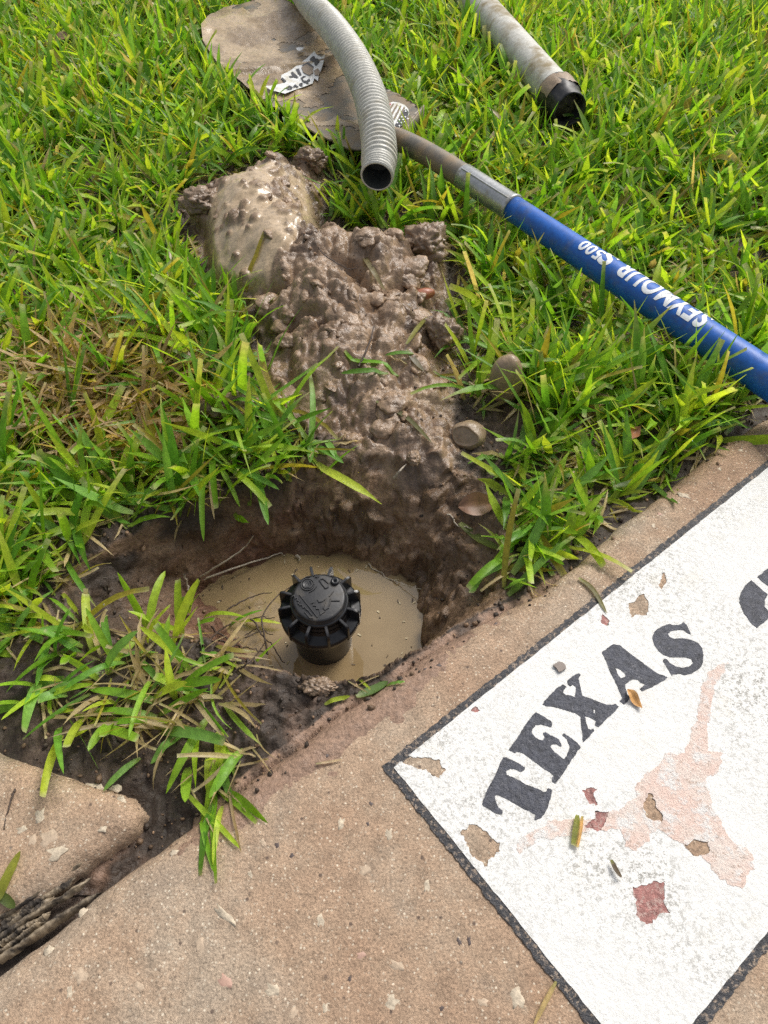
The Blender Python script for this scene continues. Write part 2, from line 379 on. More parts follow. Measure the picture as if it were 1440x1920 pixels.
BROWN, TANM, DARK, RED, MID = [np.array(c) for c in ((0.180, 0.115, 0.070), (0.43, 0.325, 0.21), (0.043, 0.031, 0.023), (0.185, 0.095, 0.058), (0.085, 0.058, 0.042))]
def lerp(a, b, t): return a + (b - a) * t[..., None]
def ground(x, y, fine=False):
    """height and colour of the soil at world points"""
    n1 = fbm(x, y, 9, 4, 21); z = -0.014 + 0.006 * n1 + 0.0025 * fbm(x, y, 60, 3, 31)
    # turf bulges up left of the hole
    c = G(150, 720); z = z + 0.022 * np.exp(-((x - c[0]) ** 2 + (y - c[1]) ** 2) / 0.011)
    c = G(330, 1290); z = z + 0.010 * np.exp(-((x - c[0]) ** 2 / 0.02 + (y - c[1]) ** 2 / 0.003))
    col = np.empty(x.shape + (4,)); col[..., :3] = lerp(np.broadcast_to(MID, x.shape + (3,)), DARK, sstep(fbm(x, y, 30, 3, 41), -0.3, 0.4)); col[..., 3] = 0.62
    d1 = sdf(x, y, SLAB); d2 = sdf(x, y, SLAB2)
    # black soil along the slab edge, pinkish silt where water has run
    e = sstep(d1, -0.09, -0.01); col[..., :3] = lerp(col[..., :3], DARK, e * 0.8)
    silt = sstep(fbm(x, y, 22, 3, 55), -0.15, 0.25) * sstep(d1, -0.07, -0.005) * sstep(-x, 0.02, 0.07)
    col[..., :3] = lerp(col[..., :3], np.array((0.23, 0.145, 0.10)), silt * 0.9); col[..., 3] = col[..., 3] - 0.2 * silt
    jn = sstep(d2, -0.05, -0.03) * sstep(d1, -0.06, -0.045); col[..., :3] = lerp(col[..., :3], DARK * .9, jn * .9 * sstep(fbm(x, y, 60, 2, 57), -.7, -.1))
    # hole
    dr = sdf(x, y, RIM) + 0.006 * fbm(x, y, 32, 3, 141); dw = sdf(x, y, WATERP) + 0.005 * fbm(x, y, 45, 3, 142)
    t = np.clip(dr / (np.maximum(dr, 0) + np.maximum(-dw, 0) + 1e-6), 0, 1); t = np.where(dw > 0, 1.0, t)
    zh = z * (1 - t) + 0.007 * (1 - t) * sstep(-y, -0.30, -0.25) + (ZW - 0.004) * (t ** (0.85 + 0.5 * sstep(x, -0.12, -0.04))) - 0.035 * sstep(dw, 0.0, 0.03)
    ins = dr > 0; rough_w = sstep(dr, 0.0, 0.01) * (1 - sstep(dw, -0.004, 0.004))
    z = np.where(ins, zh, z)
    z = z + rough_w * (0.006 * fbm(x, y, 55, 3, 61) + 0.003 * fbm(x, y, 160, 3, 62))
    crumb = (1 - sstep(dr, -0.004, 0.01)) * (0.007 * np.abs(gnoise(x * 75, y * 75, 66)) + 0.004 * np.abs(gnoise(x * 170, y * 170, 67)) + 0.002 * np.abs(gnoise(x * 380, y * 380, 68)) - 0.004)
    z = z + crumb * (sstep(-d1, 0.0, 0.012) * sstep(-d2, 0.0, 0.012))
    wetc = lerp(np.broadcast_to(BROWN * 1.25, x.shape + (3,)), BROWN * 0.72, sstep(fbm(x, y * .5 + z * 1.1, 32, 4, 63), -0.3, 0.3))
    left = sstep(-x, 0.03, 0.11); wetc = lerp(wetc, RED * 0.75, left * sstep(fbm(x, y * .5 + z, 24, 3, 64), -0.5, 0.3) * sstep(t, 0.25, 0.6))
    wetc = lerp(wetc, DARK, np.maximum(left * sstep(-t, -0.55, -0.15), sstep(x, 0.085, 0.11) * 0.8) * sstep(fbm(x, y * .5 + z, 30, 3, 65), -0.6, 0.1))
    col[..., :3] = np.where(ins[..., None], wetc, col[..., :3]); col[..., 3] = np.where(ins, 0.32 + 0.25 * left, col[..., 3])
    # heap
    dm = sdf(x, y, MOUND) + 0.008 * fbm(x, y, 35, 3, 71)
    back = 0.22 + 0.78 * sstep(y, 0.46, 0.68); rise = sstep(dm, -0.002, 0.075); base = z + 0.040 * rise * back
    wx, wy = x + 0.012 * fbm(x, y, 30, 2, 76), y + 0.012 * fbm(x, y, 30, 2, 77)
    rg = 0.08 + 0.55 * sstep(fbm(x, y, 20, 2, 84), -0.25, 0.25)
    puff = 0.034 * np.abs(gnoise(wx * 14, wy * 14, 72)) ** .7 + 0.014 * np.abs(gnoise(wx * 30 + 3, wy * 30, 73)) ** .75 + rg * (0.0034 * np.abs(gnoise(wx * 80, wy * 85 + 5, 78)) + 0.0024 * np.abs(gnoise(wx * 190, wy * 190, 79)) + 0.0010 * np.abs(gnoise(x * 420, y * 420, 80)))
    amp = sstep(dm, -0.001, 0.02) * (0.10 + 0.90 * back)
    z = base + amp * (puff - 0.010)
    crev = sstep(-np.abs(gnoise(wx * 15, wy * 15, 72)), -0.12, -0.0)
    mc = lerp(np.broadcast_to(BROWN, x.shape + (3,)), np.array((0.29, 0.198, 0.125)), sstep(fbm(x, y, 30, 4, 74), -0.35, 0.35))
    mc = lerp(mc, MID * 1.2, sstep(fbm(x, y, 24, 3, 75), 0.1, 0.5) * 0.7)
    mc = lerp(mc, DARK * 2.4, crev * 0.35)
    heap = sstep(dm, -0.002, 0.006)
    col[..., :3] = lerp(col[..., :3], mc, heap); col[..., 3] = col[..., 3] * (1 - heap) + 0.34 * heap
    # under the slabs
    z = np.where(d1 > 0.012, np.minimum(z, -0.03), z); z = np.where(d2 > 0.012, np.minimum(z, -0.03), z)
    # joint between the slabs
    gap = (sstep(d1, -0.06, -0.04) * sstep(d2, -0.06, -0.04)); z = np.where((d1 < 0.012) & (d2 < 0.012), z - 0.008 * gap, z)
    # mud washed onto the slab edge beside the hole
    s1 = slab_top(d1, 0.021)
    c0 = G(610, 1350); along = np.exp(-(((x - c0[0]) * 0.78 + (y - c0[1]) * 0.62) / 0.13) ** 2)
    film = 0.0045 * along * (1 - sstep(d1, -0.002, 0.042)) + 0.0016 * fbm(x, y, 60, 5, 81, .65) * along - 0.0013
    on = (d2 < -0.03) & (d1 > -0.02) & (d1 < 0.06) & (along > 0.05)
    zf = np.where(d1 > 0, s1, slab_top(np.zeros_like(d1), 0.021) + 0.02 * 0) + film
    zf = np.where(d1 > 0, zf, np.minimum(z + 0.004 * along, z + 0.004))
    z = np.where(on & (dr < 0.004), np.maximum(z, zf), z)
    f2 = on & (d1 > -0.006)
    col[..., :3] = np.where(f2[..., None], lerp(np.broadcast_to(np.array((0.265, 0.172, 0.120)), x.shape + (3,)), DARK, sstep(-d1, -0.012, 0.004) * sstep(fbm(x, y, 45, 3, 83), -0.1, 0.4) * 0.85), col[..., :3])
    return z, col, dm, dr, dw

def ground_base(x, y):
    return -0.014 + 0.006 * fbm(x, y, 9, 4, 21) + 0.040 * sstep(sdf(x, y, MOUND), -0.002, 0.075) * (0.22 + 0.78 * sstep(y, 0.46, 0.68))
# fine sheet round the hole, heap and slab joint; lumps of mud pressed into it
CELL = 0.0019
FX0, FX1, FY0, FY1 = -0.36, 0.16, 0.10, 1.06
gx = np.arange(FX0, FX1 + CELL / 2, CELL); gy = np.arange(FY0, FY1 + CELL / 2, CELL)
X, Y = np.meshgrid(gx, gy); Z, C4, DM, DR, DW = ground(X, Y, True)
Zb = Z.copy()
dS = sdf(X, Y, SLURRY)
Zsm = ground_base(X, Y)
level = Zsm + 0.0180 * sstep(dS, -0.006, 0.012)
def lump(cx, cy, r, k=0.8, sink=0.35, tint=None):
    i0, i1 = int((cx - r - FX0) / CELL), int((cx + r - FX0) / CELL) + 2; j0, j1 = int((cy - r - FY0) / CELL), int((cy + r - FY0) / CELL) + 2
    i0, j0 = max(i0, 0), max(j0, 0); i1, j1 = min(i1, len(gx)), min(j1, len(gy))
    if i1 <= i0 + 1 or j1 <= j0 + 1: return
    xs, ys = X[j0:j1, i0:i1], Y[j0:j1, i0:i1]
    d = np.sqrt(((xs - cx) * random.uniform(0.8, 1.2)) ** 2 + ((ys - cy)) ** 2) * (1 + 0.22 * fbm(xs, ys, 0.55 / r, 2, int(cx * 9e3) % 97)) / r
    p = np.sqrt(np.clip(1 - d * d, 0, 1)); zc = Z[min(max(int((cy - FY0) / CELL), 0), len(gy) - 1), min(max(int((cx - FX0) / CELL), 0), len(gx) - 1)]
    Z[j0:j1, i0:i1] = np.where(p > 0, np.maximum(Z[j0:j1, i0:i1], zc - sink * r + k * r * p), Z[j0:j1, i0:i1])
mx0, mx1, my0, my1 = MOUND[:, 0].min(), MOUND[:, 0].max(), MOUND[:, 1].min(), MOUND[:, 1].max()
def scatter(n, ok, r0, r1, k, sink):
    xs, ys = rng.uniform(mx0, mx1, n * 30), rng.uniform(my0 - 0.12, my1, n * 30); o_ = ok(xs, ys)
    for x, y in list(zip(xs[o_], ys[o_]))[:n]: lump(x, y, random.uniform(r0, r1), k, sink)
inheap = lambda x, y: (sdf(x, y, MOUND) > 0.008)
scatter(26, inheap, 0.006, 0.011, 0.6, 0.3)
scatter(80, inheap, 0.0025, 0.005, 0.7, 0.3)
scatter(220, lambda x, y: (sdf(x, y, RIM) > 0.004) & (sdf(x, y, WATERP) < -0.006) & (x > -0.09), 0.003, 0.008, 0.7, 0.35)
sl_on = sstep(dS, -0.003, 0.008)
lv = level + 0.0045 * fbm(X, Y, 32, 3, 91)
k_ = 0.0022; hh = np.clip(0.5 + 0.5 * (lv - Z) / k_, 0, 1)
Zs = Z * (1 - hh) + lv * hh + k_ * hh * (1 - hh)
Z = Z * (1 - sl_on) + Zs * sl_on
wetm = sl_on * hh
scatterS = [(random.random(), random.random()) for _ in range(1)]
Zp = Z.copy()
scatter(14, lambda x, y: (sdf(x, y, SLURRY) > 0.004), 0.006, 0.0125, 0.5, 0.15)
scatter(40, lambda x, y: (sdf(x, y, SLURRY) > 0.002), 0.0025, 0.006, 0.7, 0.12)
pok = sstep(Z - Zp, 0.0008, 0.003); wetm = wetm * (1 - 0.85 * pok); Z = Z + 0.0016 * pok * np.abs(vnoise(X * 230, Y * 230, 95))
C4[..., :3] = lerp(C4[..., :3], TANM, wetm * 0.95); C4[..., :3] = lerp(C4[..., :3], np.array((0.21, 0.145, 0.095)), sl_on * (1 - hh) * 0.5)
C4[..., 3] = C4[..., 3] * (1 - 0.6 * wetm)
ny, nx = X.shape
wall = sstep(DR, -0.004, 0.012) * (1 - sstep(DW, -0.002, 0.006))
XD = X + wall * (0.005 * fbm(Y, Z, 55, 4, 131) + 0.002 * fbm(X + Y, Z, 210, 3, 132)); YD = Y + wall * (0.009 * fbm(X, Z, 48, 4, 133, .6) + 0.003 * fbm(X, Z, 200, 3, 134))
FV = np.stack([XD, YD, Z], -1).reshape(-1, 3); FC = C4.reshape(-1, 4)
ii = (np.arange(ny - 1)[:, None] * nx + np.arange(nx - 1)[None, :])
FQ = np.stack([ii, ii + 1, ii + nx + 1, ii + nx], -1)
isheap = (DM[:-1, :-1] > 0.0)
def sub(mask):
    q = FQ[mask]; u, inv = np.unique(q, return_inverse=True); return FV[u], inv.reshape(-1, 4), FC[u]

# coarse sheet for the rest of the lawn
CC = 0.006
cx_, cy_ = np.arange(-1.1, 1.1 + CC / 2, CC), np.arange(-0.3, 2.0 + CC / 2, CC)
XC, YC = np.meshgrid(cx_, cy_); ZC, CCol, _, _, _ = ground(XC, YC)
insf = (XC > FX0) & (XC < FX1) & (YC > FY0) & (YC < FY1)
nyc, nxc = XC.shape; ic = (np.arange(nyc - 1)[:, None] * nxc + np.arange(nxc - 1)[None, :]); QC = np.stack([ic, ic + 1, ic + nxc + 1, ic + nxc], -1)
kf = ~(insf[:-1, :-1] & insf[1:, 1:] & insf[:-1, 1:] & insf[1:, :-1])
qc = QC[kf]; uc, inv = np.unique(qc, return_inverse=True)
VC = np.stack([XC, YC, ZC], -1).reshape(-1, 3)[uc]; CCf = CCol.reshape(-1, 4)[uc]; qc = inv.reshape(-1, 4)
v0, q0, c0_ = sub(~isheap)
VC[:, 2] -= np.where((VC[:, 0] > FX0 - 0.007) & (VC[:, 0] < FX1 + 0.007) & (VC[:, 1] > FY0 - 0.007) & (VC[:, 1] < FY1 + 0.007), 0.0012, 0)
g = obj('ground', np.vstack([VC, v0]), np.vstack([qc, q0 + len(VC)]), SOIL, col=np.vstack([CCf, c0_]))
tag(g, 'bare dark wet soil with the dug hole beside the slab', kind='structure')
v1, q1, c1 = sub(isheap)
heap = obj('mud_heap', v1, q1, MUD, col=c1)
tag(heap, 'large lumpy heap of wet brown mud between the hole and the shovel', 'mud')
# lawn land to the horizon
R_ = 150.0; a0, a1, b0, b1 = -1.1, 1.1, -0.3, 2.0
fv = [(-R_, -R_), (R_, -R_), (R_, R_), (-R_, R_), (a0, b0), (a1, b0), (a1, b1), (a0, b1)]
far = obj('lawn_ground', [(x, y, -0.012) for x, y in fv], [(0, 1, 5, 4), (1, 2, 6, 5), (2, 3, 7, 6), (3, 0, 4, 7)], LAWNFAR, smooth=False)
tag(far, 'flat lawn reaching to the horizon', kind='structure')

def surf(x, y):
    """top of soil, mud or slab at world points"""
    x = np.asarray(x, float); y = np.asarray(y, float)
    def bil(A, x0, y0, c):
        fx = np.clip((x - x0) / c, 0, A.shape[1] - 1.001); fy = np.clip((y - y0) / c, 0, A.shape[0] - 1.001)
        i, j = fx.astype(int), fy.astype(int); u, v = fx - i, fy - j
        return (A[j, i] * (1 - u) + A[j, i + 1] * u) * (1 - v) + (A[j + 1, i] * (1 - u) + A[j + 1, i + 1] * u) * v
    z = np.where((x > FX0) & (x < FX1) & (y > FY0) & (y < FY1), bil(Z, FX0, FY0, CELL), bil(ZC, -1.1, -0.3, CC))
    return np.maximum(z, np.maximum(bil(S1, -1.1, -0.3, CC), bil(S2, -1.1, -0.3, CC)))
S1, _ = slab1_z(XC, YC); S2, _ = slab2_z(XC, YC)
def sf(px, py, dz=0.0):
    """point on the built surface seen at a photo pixel"""
    z = 0.0
    for _ in range(6):
        p = G(px, py, z); z = max(float(surf(p[0], p[1])), ZW) + dz
    return G(px, py, z)

# ------------------------------------------------------------------ water in the hole
wc = WATERP.mean(0); WP = wc + (WATERP - wc) * 1.12
o = flat('muddy_water', WP, [], ZW, WATER); tag(o, 'tan muddy water standing in the dug hole', kind='structure')

# ------------------------------------------------------------------ concrete slabs
def slab_mesh(name, fn, bx, cell):
    xs = np.arange(bx[0], bx[1], cell); ys = np.arange(bx[2], bx[3], cell); x, y = np.meshgrid(xs, ys)
    z, d = fn(x, y); z = np.where(d <= 0.0, -0.09, z)
    # pull the outermost ring of points onto the edge so that the outline is clean
    h, w = x.shape; i = (np.arange(h - 1)[:, None] * w + np.arange(w - 1)[None, :]); q = np.stack([i, i + 1, i + w + 1, i + w], -1)
    m = (d > 0); keep = m[:-1, :-1] | m[1:, :-1] | m[:-1, 1:] | m[1:, 1:]
    q = q[keep]; u, inv = np.unique(q, return_inverse=True)
    return obj(name, np.stack([x, y, z], -1).reshape(-1, 3)[u], inv.reshape(-1, 4), CONC)
slab1 = slab_mesh('concrete_slab', slab1_z, (-0.45, 0.95, -0.25, 0.9), 0.003)
tag(slab1, 'tan concrete slab with rounded edge carrying the painted sign', kind='structure')
slab2 = slab_mesh('concrete_slab', slab2_z, (-0.95, -0.14, -0.2, 0.45), 0.0025)
tag(slab2, 'small wedge of tan concrete slab at the left edge', kind='structure')

# pebbles showing in the concrete
bm = bmesh.new(); bmesh.ops.create_icosphere(bm, subdivisions=2, radius=1)
for v in bm.verts: v.co *= 1 + 0.25 * math.sin(v.co.x * 3.1 + v.co.y * 5.3 + 1.0); v.co.z *= 0.25
PEBME = []
for m in PEB:
    me = bpy.data.meshes.new('pebble'); bm.to_mesh(me); me.materials.append(m)
    for p in me.polygons: p.use_smooth = True
    PEBME.append(me)
bm.free()
def pebble(px, py, w, kind, par, asp=0.6, rot=None):
    p = sf(px, py); r = w / 2 / 2400
    o = link('pebble', PEBME[kind], par); o.location = (p[0], p[1], p[2] - 0.06 * r); o.scale = (r, r * asp, r * 0.5)
    o.rotation_euler = (0, 0, random.uniform(0, 6.3) if rot is None else rot)
for px, py, w, kd, asp in [(425, 1718, 50, 0, .25), (175, 1476, 44, 0, .7), (213, 1475, 30, 0, .5), (228, 1505, 24, 0, .6), (75, 1530, 28, 0, .6), (40, 1555, 20, 0, .6), (92, 1570, 34, 1, .8),
                           (105, 1596, 34, 0, .7), (190, 1552, 20, 0, .6), (60, 1575, 20, 1, .7)]:
    pebble(px, py, w, kd, slab2 if px < 240 and py < 1620 else slab1, asp)
for px, py, w, kd, asp in [(157, 1715, 18, 0, .8), (95, 1785, 20, 0, .7), (150, 1830, 24, 1, .8), (130, 1860, 18, 0, .5), (512, 1855, 24, 0, .7), (735, 1880, 22, 0, .8), (968, 1870, 30, 0, .7), (640, 1545, 22, 0, .5),
                           (493, 1580, 16, 1, .5), (600, 1725, 20, 0, .6), (685, 1630, 22, 1, .7), (730, 1565, 20, 0, .6), (425, 1840, 26, 2, .6), (550, 1900, 18, 1, .6), (745, 1810, 26, 1, .5), (678, 1790, 16, 2, .6),
                           (800, 1660, 20, 0, .5), (905, 1880, 18, 1, .6), (700, 1935, 20, 1, .6), (330, 1600, 18, 0, .6), (260, 1850, 18, 1, .6), (375, 1770, 22, 1, .6), (1285, 930, 34, 0, .45), (1390, 845, 14, 0, .7),
                           (1240, 965, 16, 2, .7), (1225, 985, 14, 0, .6), (1350, 880, 12, 0, .6), (610, 1890, 14, 0, .6), (470, 1640, 14, 0, .5), (520, 1585, 10, 3, .8), (547, 1605, 9, 3, .8), (612, 1416, 8, 3, .8), (860, 1765, 13, 3, .5),
                           (695, 1507, 9, 3, .7), (690, 1545, 8, 3, .7), (828, 1890, 8, 3, .8), (655, 1835, 8, 3, .7), (880, 1765, 15, 3, .4), (820, 1120, 9, 3, .8), (823, 1248, 10, 3, .8), (798, 1255, 8, 3, .7), (930, 1170, 8, 3, .8)]:
    pebble(px, py, w, kd, slab1, asp)

# ------------------------------------------------------------------ painted sign on the slab
sign = thing('painted_sign', 'white painted square with black border, black lettering and faded emblem on the slab', 'painted sign', tuple(G(742, 1440)))
ORG = np.array(sign.location)
P0, EU = G(742, 1440)[:2], np.array([0.7821, 0.6232]); EW = np.array([EU[1], -EU[0]])
side_w = float(np.dot(G(1290, 1920)[:2] - P0, EW)); LU = 0.62
def rect(u0, u1, w0, w1): return [P0 + EU * u + EW * w for u, w in ((u0, w0), (u0, w1), (u1, w1), (u1, w0))]
def z7(p): return GP(ZO(p, 720, 1060, 2.0))
def z5(p): return GP(ZO(p, 960, 1220, 3.0))
CH = {'concrete': [z7([(52, 738), (80, 718), (150, 720), (215, 730), (232, 775), (210, 800), (160, 770), (90, 755)]),
                   z7([(275, 1010), (330, 968), (385, 1010), (425, 1040), (425, 1075), (385, 1105), (395, 1140), (370, 1110), (325, 1090), (300, 1040)]),
                   z5([(735, 870), (750, 820), (800, 815), (805, 880), (840, 940), (835, 980), (790, 960), (750, 940)]),
                   z5([(975, 1090), (1040, 1065), (1110, 1080), (1095, 1160), (1040, 1160), (1000, 1120)]),
                   z7([(920, 150), (975, 110), (990, 150), (985, 185), (925, 200)]),
                   z7([(1025, 80), (1050, 30), (1055, 70), (1040, 95)])],
      'red': [z7([(935, 1215), (1000, 1195), (1055, 1190), (1050, 1240), (1065, 1300), (1000, 1340), (950, 1330), (935, 1270)]),
              z7([(742, 975), (790, 935), (835, 930), (830, 970), (795, 1005), (745, 990)]),
              z7([(742, 850), (770, 830), (795, 845), (785, 870), (800, 905), (770, 895), (755, 880)]),
              z7([(808, 215), (820, 185), (842, 208), (830, 225)]), z7([(330, 545), (345, 532), (362, 548), (345, 558)])]}
ALLCH = CH['concrete'] + CH['red']
def local(o):
    """geometry was written in world space: move it under the sign's origin"""
    me = o.data; n = len(me.vertices); a = np.empty(n * 3); me.vertices.foreach_get('co', a); a = a.reshape(-1, 3) - ORG; me.vertices.foreach_set('co', a.ravel()); return o
def rough_poly(p, amp, seed, step=0.0035):
    return p
TOPZ = 0.0007
CHJ = dict(jit=0.0022, seed=5, step=0.0009, freq=130.0)
wf = local(flat('white_field', rect(-0.001, LU, -0.001, side_w + 0.001), ALLCH, TOPZ + 0.0006, WHITE, sign, 0.0016, 0.0012, 5, 0.0009, 130.0, 0.0003)); wf['label'] = 'speckled white paint field, chipped in places'
BW = 0.0066
bdr = [rect(-BW, 0, -BW, side_w + BW), rect(0.0, LU, -BW, 0), rect(0.0, LU, side_w, side_w + BW)]
for q in bdr: local(flat('border_line', q, [], TOPZ + 0.0002, BLACKP, sign, 0.0007, 0.0012, 2, 0.0012, 260.0))
for k, q in enumerate(CH['red']): local(flat('bare_patch', q.mean(0) + (q - q.mean(0)) * 1.25, [], TOPZ + 0.0002, REDP, sign, 0.0, 0.001, 30 + k))['label'] = 'bare patch of red undercoat where white paint peeled'
for k, q in enumerate(CH['concrete']):
    c = q.mean(0); local(flat('bare_patch', c + (q - c) * 1.25, [], TOPZ + 0.0001, CONC, sign, 0.0, 0.001, 50 + k))['label'] = 'bare concrete patch where white paint flaked off'
zA = lambda p: GP(ZO(p, 900, 1310, 6.545)); zB = lambda p: GP(ZO(p, 1000, 1230, 7.2)); zC_ = lambda p: GP(ZO(p, 1110, 1150, 6.545)); zD = lambda p: GP(ZO(p, 1360, 1030, 11.3))
T_ = zA([(25, 1300), (75, 1150), (180, 960), (250, 790), (285, 730), (320, 730), (420, 775), (545, 845), (540, 880), (500, 905), (440, 880), (370, 870), (315, 900), (330, 945), (420, 985), (560, 1060), (700, 1110), (780, 1160), (815, 1150), (830, 1105), (885, 1125), (870, 1210), (830, 1330), (790, 1420), (735, 1475), (675, 1500), (668, 1470), (680, 1425), (560, 1365), (440, 1310), (330, 1240), (220, 1185), (180, 1190), (185, 1260), (220, 1340), (270, 1375), (268, 1430), (200, 1420), (120, 1370), (40, 1325)])
E_ = zA([(355, 640), (400, 560), (480, 450), (560, 330), (640, 215), (680, 175), (720, 195), (800, 245), (865, 280), (885, 320), (870, 360), (820, 345), (740, 325), (680, 330), (640, 370), (632, 420), (660, 470), (720, 510), (765, 525), (790, 480), (770, 425), (800, 420), (880, 465), (960, 510), (1000, 590), (985, 600), (930, 565), (880, 570), (860, 605), (920, 670), (1000, 740), (1025, 755), (1080, 660), (1095, 590), (1060, 510), (1005, 455), (1025, 435), (1090, 475), (1180, 545), (1230, 605), (1190, 660), (1120, 760), (1050, 880), (990, 960), (920, 1055), (880, 1030), (885, 975), (905, 950), (800, 880), (680, 790), (560, 700), (500, 665), (455, 660), (430, 680)])
X_ = zB([(118, 665), (180, 580), (250, 510), (320, 440), (395, 395), (440, 435), (405, 470), (400, 510), (440, 540), (500, 545), (555, 560), (575, 480), (570, 420), (530, 398), (490, 420), (460, 395), (455, 345), (520, 290), (600, 240), (635, 262), (605, 320), (630, 420), (655, 545), (720, 565), (850, 620), (980, 670), (1050, 675), (1105, 660), (1145, 700), (1080, 770), (1000, 840), (920, 930), (865, 970), (820, 940), (835, 890), (760, 840), (690, 820), (710, 920), (735, 1000), (770, 1010), (800, 995), (815, 1025), (760, 1090), (690, 1150), (660, 1180), (655, 1080), (640, 960), (635, 830), (560, 780), (450, 750), (330, 710), (250, 690), (170, 690)])
XH = zB([(800, 730), (830, 730), (825, 785), (805, 775)])
A_ = zC_([(115, 490), (180, 440), (255, 390), (340, 405), (440, 490), (560, 580), (680, 670), (790, 750), (860, 770), (920, 800), (850, 850), (740, 910), (610, 970), (578, 940), (620, 900), (650, 885), (590, 860), (560, 825), (500, 815), (450, 850), (400, 885), (410, 940), (435, 1020), (470, 1005), (470, 1045), (430, 1090), (385, 1128), (335, 1085), (370, 1050), (330, 960), (280, 850), (220, 730), (170, 600), (140, 540)])
AH = zC_([(285, 680), (330, 690), (400, 750), (410, 785), (350, 808), (315, 770)])
S_ = zC_([(1205, 270), (1160, 250), (1120, 220), (1050, 218), (970, 230), (925, 265), (945, 300), (1010, 325), (1100, 318), (1200, 335), (1290, 375), (1340, 440), (1362, 530), (1350, 620), (1310, 690), (1230, 740), (1130, 768), (1050, 750), (990, 755), (970, 770), (930, 700), (865, 590), (880, 570), (910, 575), (950, 620), (1010, 660), (1090, 680), (1180, 665), (1230, 620), (1210, 575), (1140, 555), (1040, 550), (950, 545), (880, 525), (810, 470), (750, 380), (735, 290), (770, 230), (850, 175), (940, 145), (1050, 160), (1090, 145), (1120, 125), (1150, 155), (1175, 200)])
D1 = zD([(530, 675), (890, 985), (820, 1100), (810, 1230), (904, 1340), (990, 1400), (660, 1690), (520, 1570), (380, 1380), (285, 1150), (280, 1050), (310, 930), (400, 800)])
D2 = zD([(660, 605), (904, 410), (1010, 370), (1030, 700), (904, 800), (800, 730)])
LH = z5([(1160, 80), (1215, 75), (1200, 110), (1150, 170), (1125, 240), (1105, 320), (1105, 420), (1090, 500), (1100, 575), (1180, 575), (1180, 640), (1150, 680), (1090, 710), (1085, 760), (1115, 830), (1140, 920), (1185, 1000), (1200, 1060), (1290, 1100), (1340, 1150), (1350, 1210), (1320, 1290), (1290, 1330), (1210, 1310), (1130, 1250), (1090, 1200), (1060, 1165), (960, 1090), (880, 1050), (820, 1010), (770, 1040), (760, 1090), (690, 1120), (630, 1100), (640, 1030), (560, 1000), (460, 1020), (350, 1040), (250, 1040), (150, 1070), (80, 1110), (50, 1150), (30, 1120), (60, 1060), (150, 1000), (250, 960), (340, 955), (420, 940), (520, 925), (620, 880), (700, 830), (690, 770), (750, 700), (830, 650), (845, 600), (890, 580), (960, 570), (990, 520), (1020, 420), (1045, 290), (1060, 190), (1100, 120)])
for k, (nm, o_, h_) in enumerate([('T', T_, []), ('E', E_, []), ('X', X_, [XH]), ('A', A_, [AH]), ('S', S_, []), (None, D1, []), (None, D2, [])]):
    w = local(flat('painted_letter', o_, h_, TOPZ + 0.0010, LETTER, sign, 0.0003, 0.0005, 60 + k, 0.0010, 260.0))
    w['label'] = f'black stencilled letter {nm}' if nm else 'part of a rounded black stencilled letter at the edge'
lh = local(flat('emblem', LH, [CH['red'][1], CH['concrete'][2], CH['concrete'][3]], TOPZ + 0.0008, PINK, sign, 0.0016, 0.0003, 5, 0.0009, 130.0)); lh['label'] = 'faded orange longhorn head emblem'

# ------------------------------------------------------------------ rotten timber in the slab joint
a_, b_ = G(215, 1612, -0.006)[:2], G(-60, 1790, -0.006)[:2]; ax = (b_ - a_) / np.linalg.norm(b_ - a_); pw = np.array([-ax[1], ax[0]])
L_ = np.linalg.norm(b_ - a_); tb = thing('timber_strip', 'rotten grooved timber strip wedged in the joint between the slabs', 'wood', (*a_, -0.012))
for s in range(7):
    NU, NWW = 90, 9; uu, ww = np.meshgrid(np.linspace(0, 1, NU), np.linspace(-1, 1, NWW)); rs = np.random.default_rng(s + 3); hw = rs.uniform(.0012, .0026)
    st, en = rs.uniform(0, .05), L_ - rs.uniform(0, .02); off = (s - 3.2) * 0.0036 + .0022 * fbm(uu * 2, uu * 0 + s * 3.1, 2, 3, 5)
    taper = np.minimum(1, (uu + .01) * 7); lat = off + ww * hw * taper * (1 + .35 * fbm(uu * 5, ww * .3 + s, 2, 3, 15))
    lon = st + uu * (en - st)
    zz = -0.0150 + rs.uniform(.003, .008) * taper * np.sqrt(np.clip(1 - ww ** 2, 0, 1)) + 0.0020 * fbm(uu * 12, ww + s * 7, 2, 4, 8, .6)
    V = np.stack([a_[0] + ax[0] * lon + pw[0] * lat, a_[1] + ax[1] * lon + pw[1] * lat, zz], -1).reshape(-1, 3); i = (np.arange(NWW - 1)[:, None] * NU + np.arange(NU - 1)[None, :])
    obj('splinter', rel(V, tb), np.stack([i, i + 1, i + NU + 1, i + NU], -1).reshape(-1, 4), TIMBER, tb)

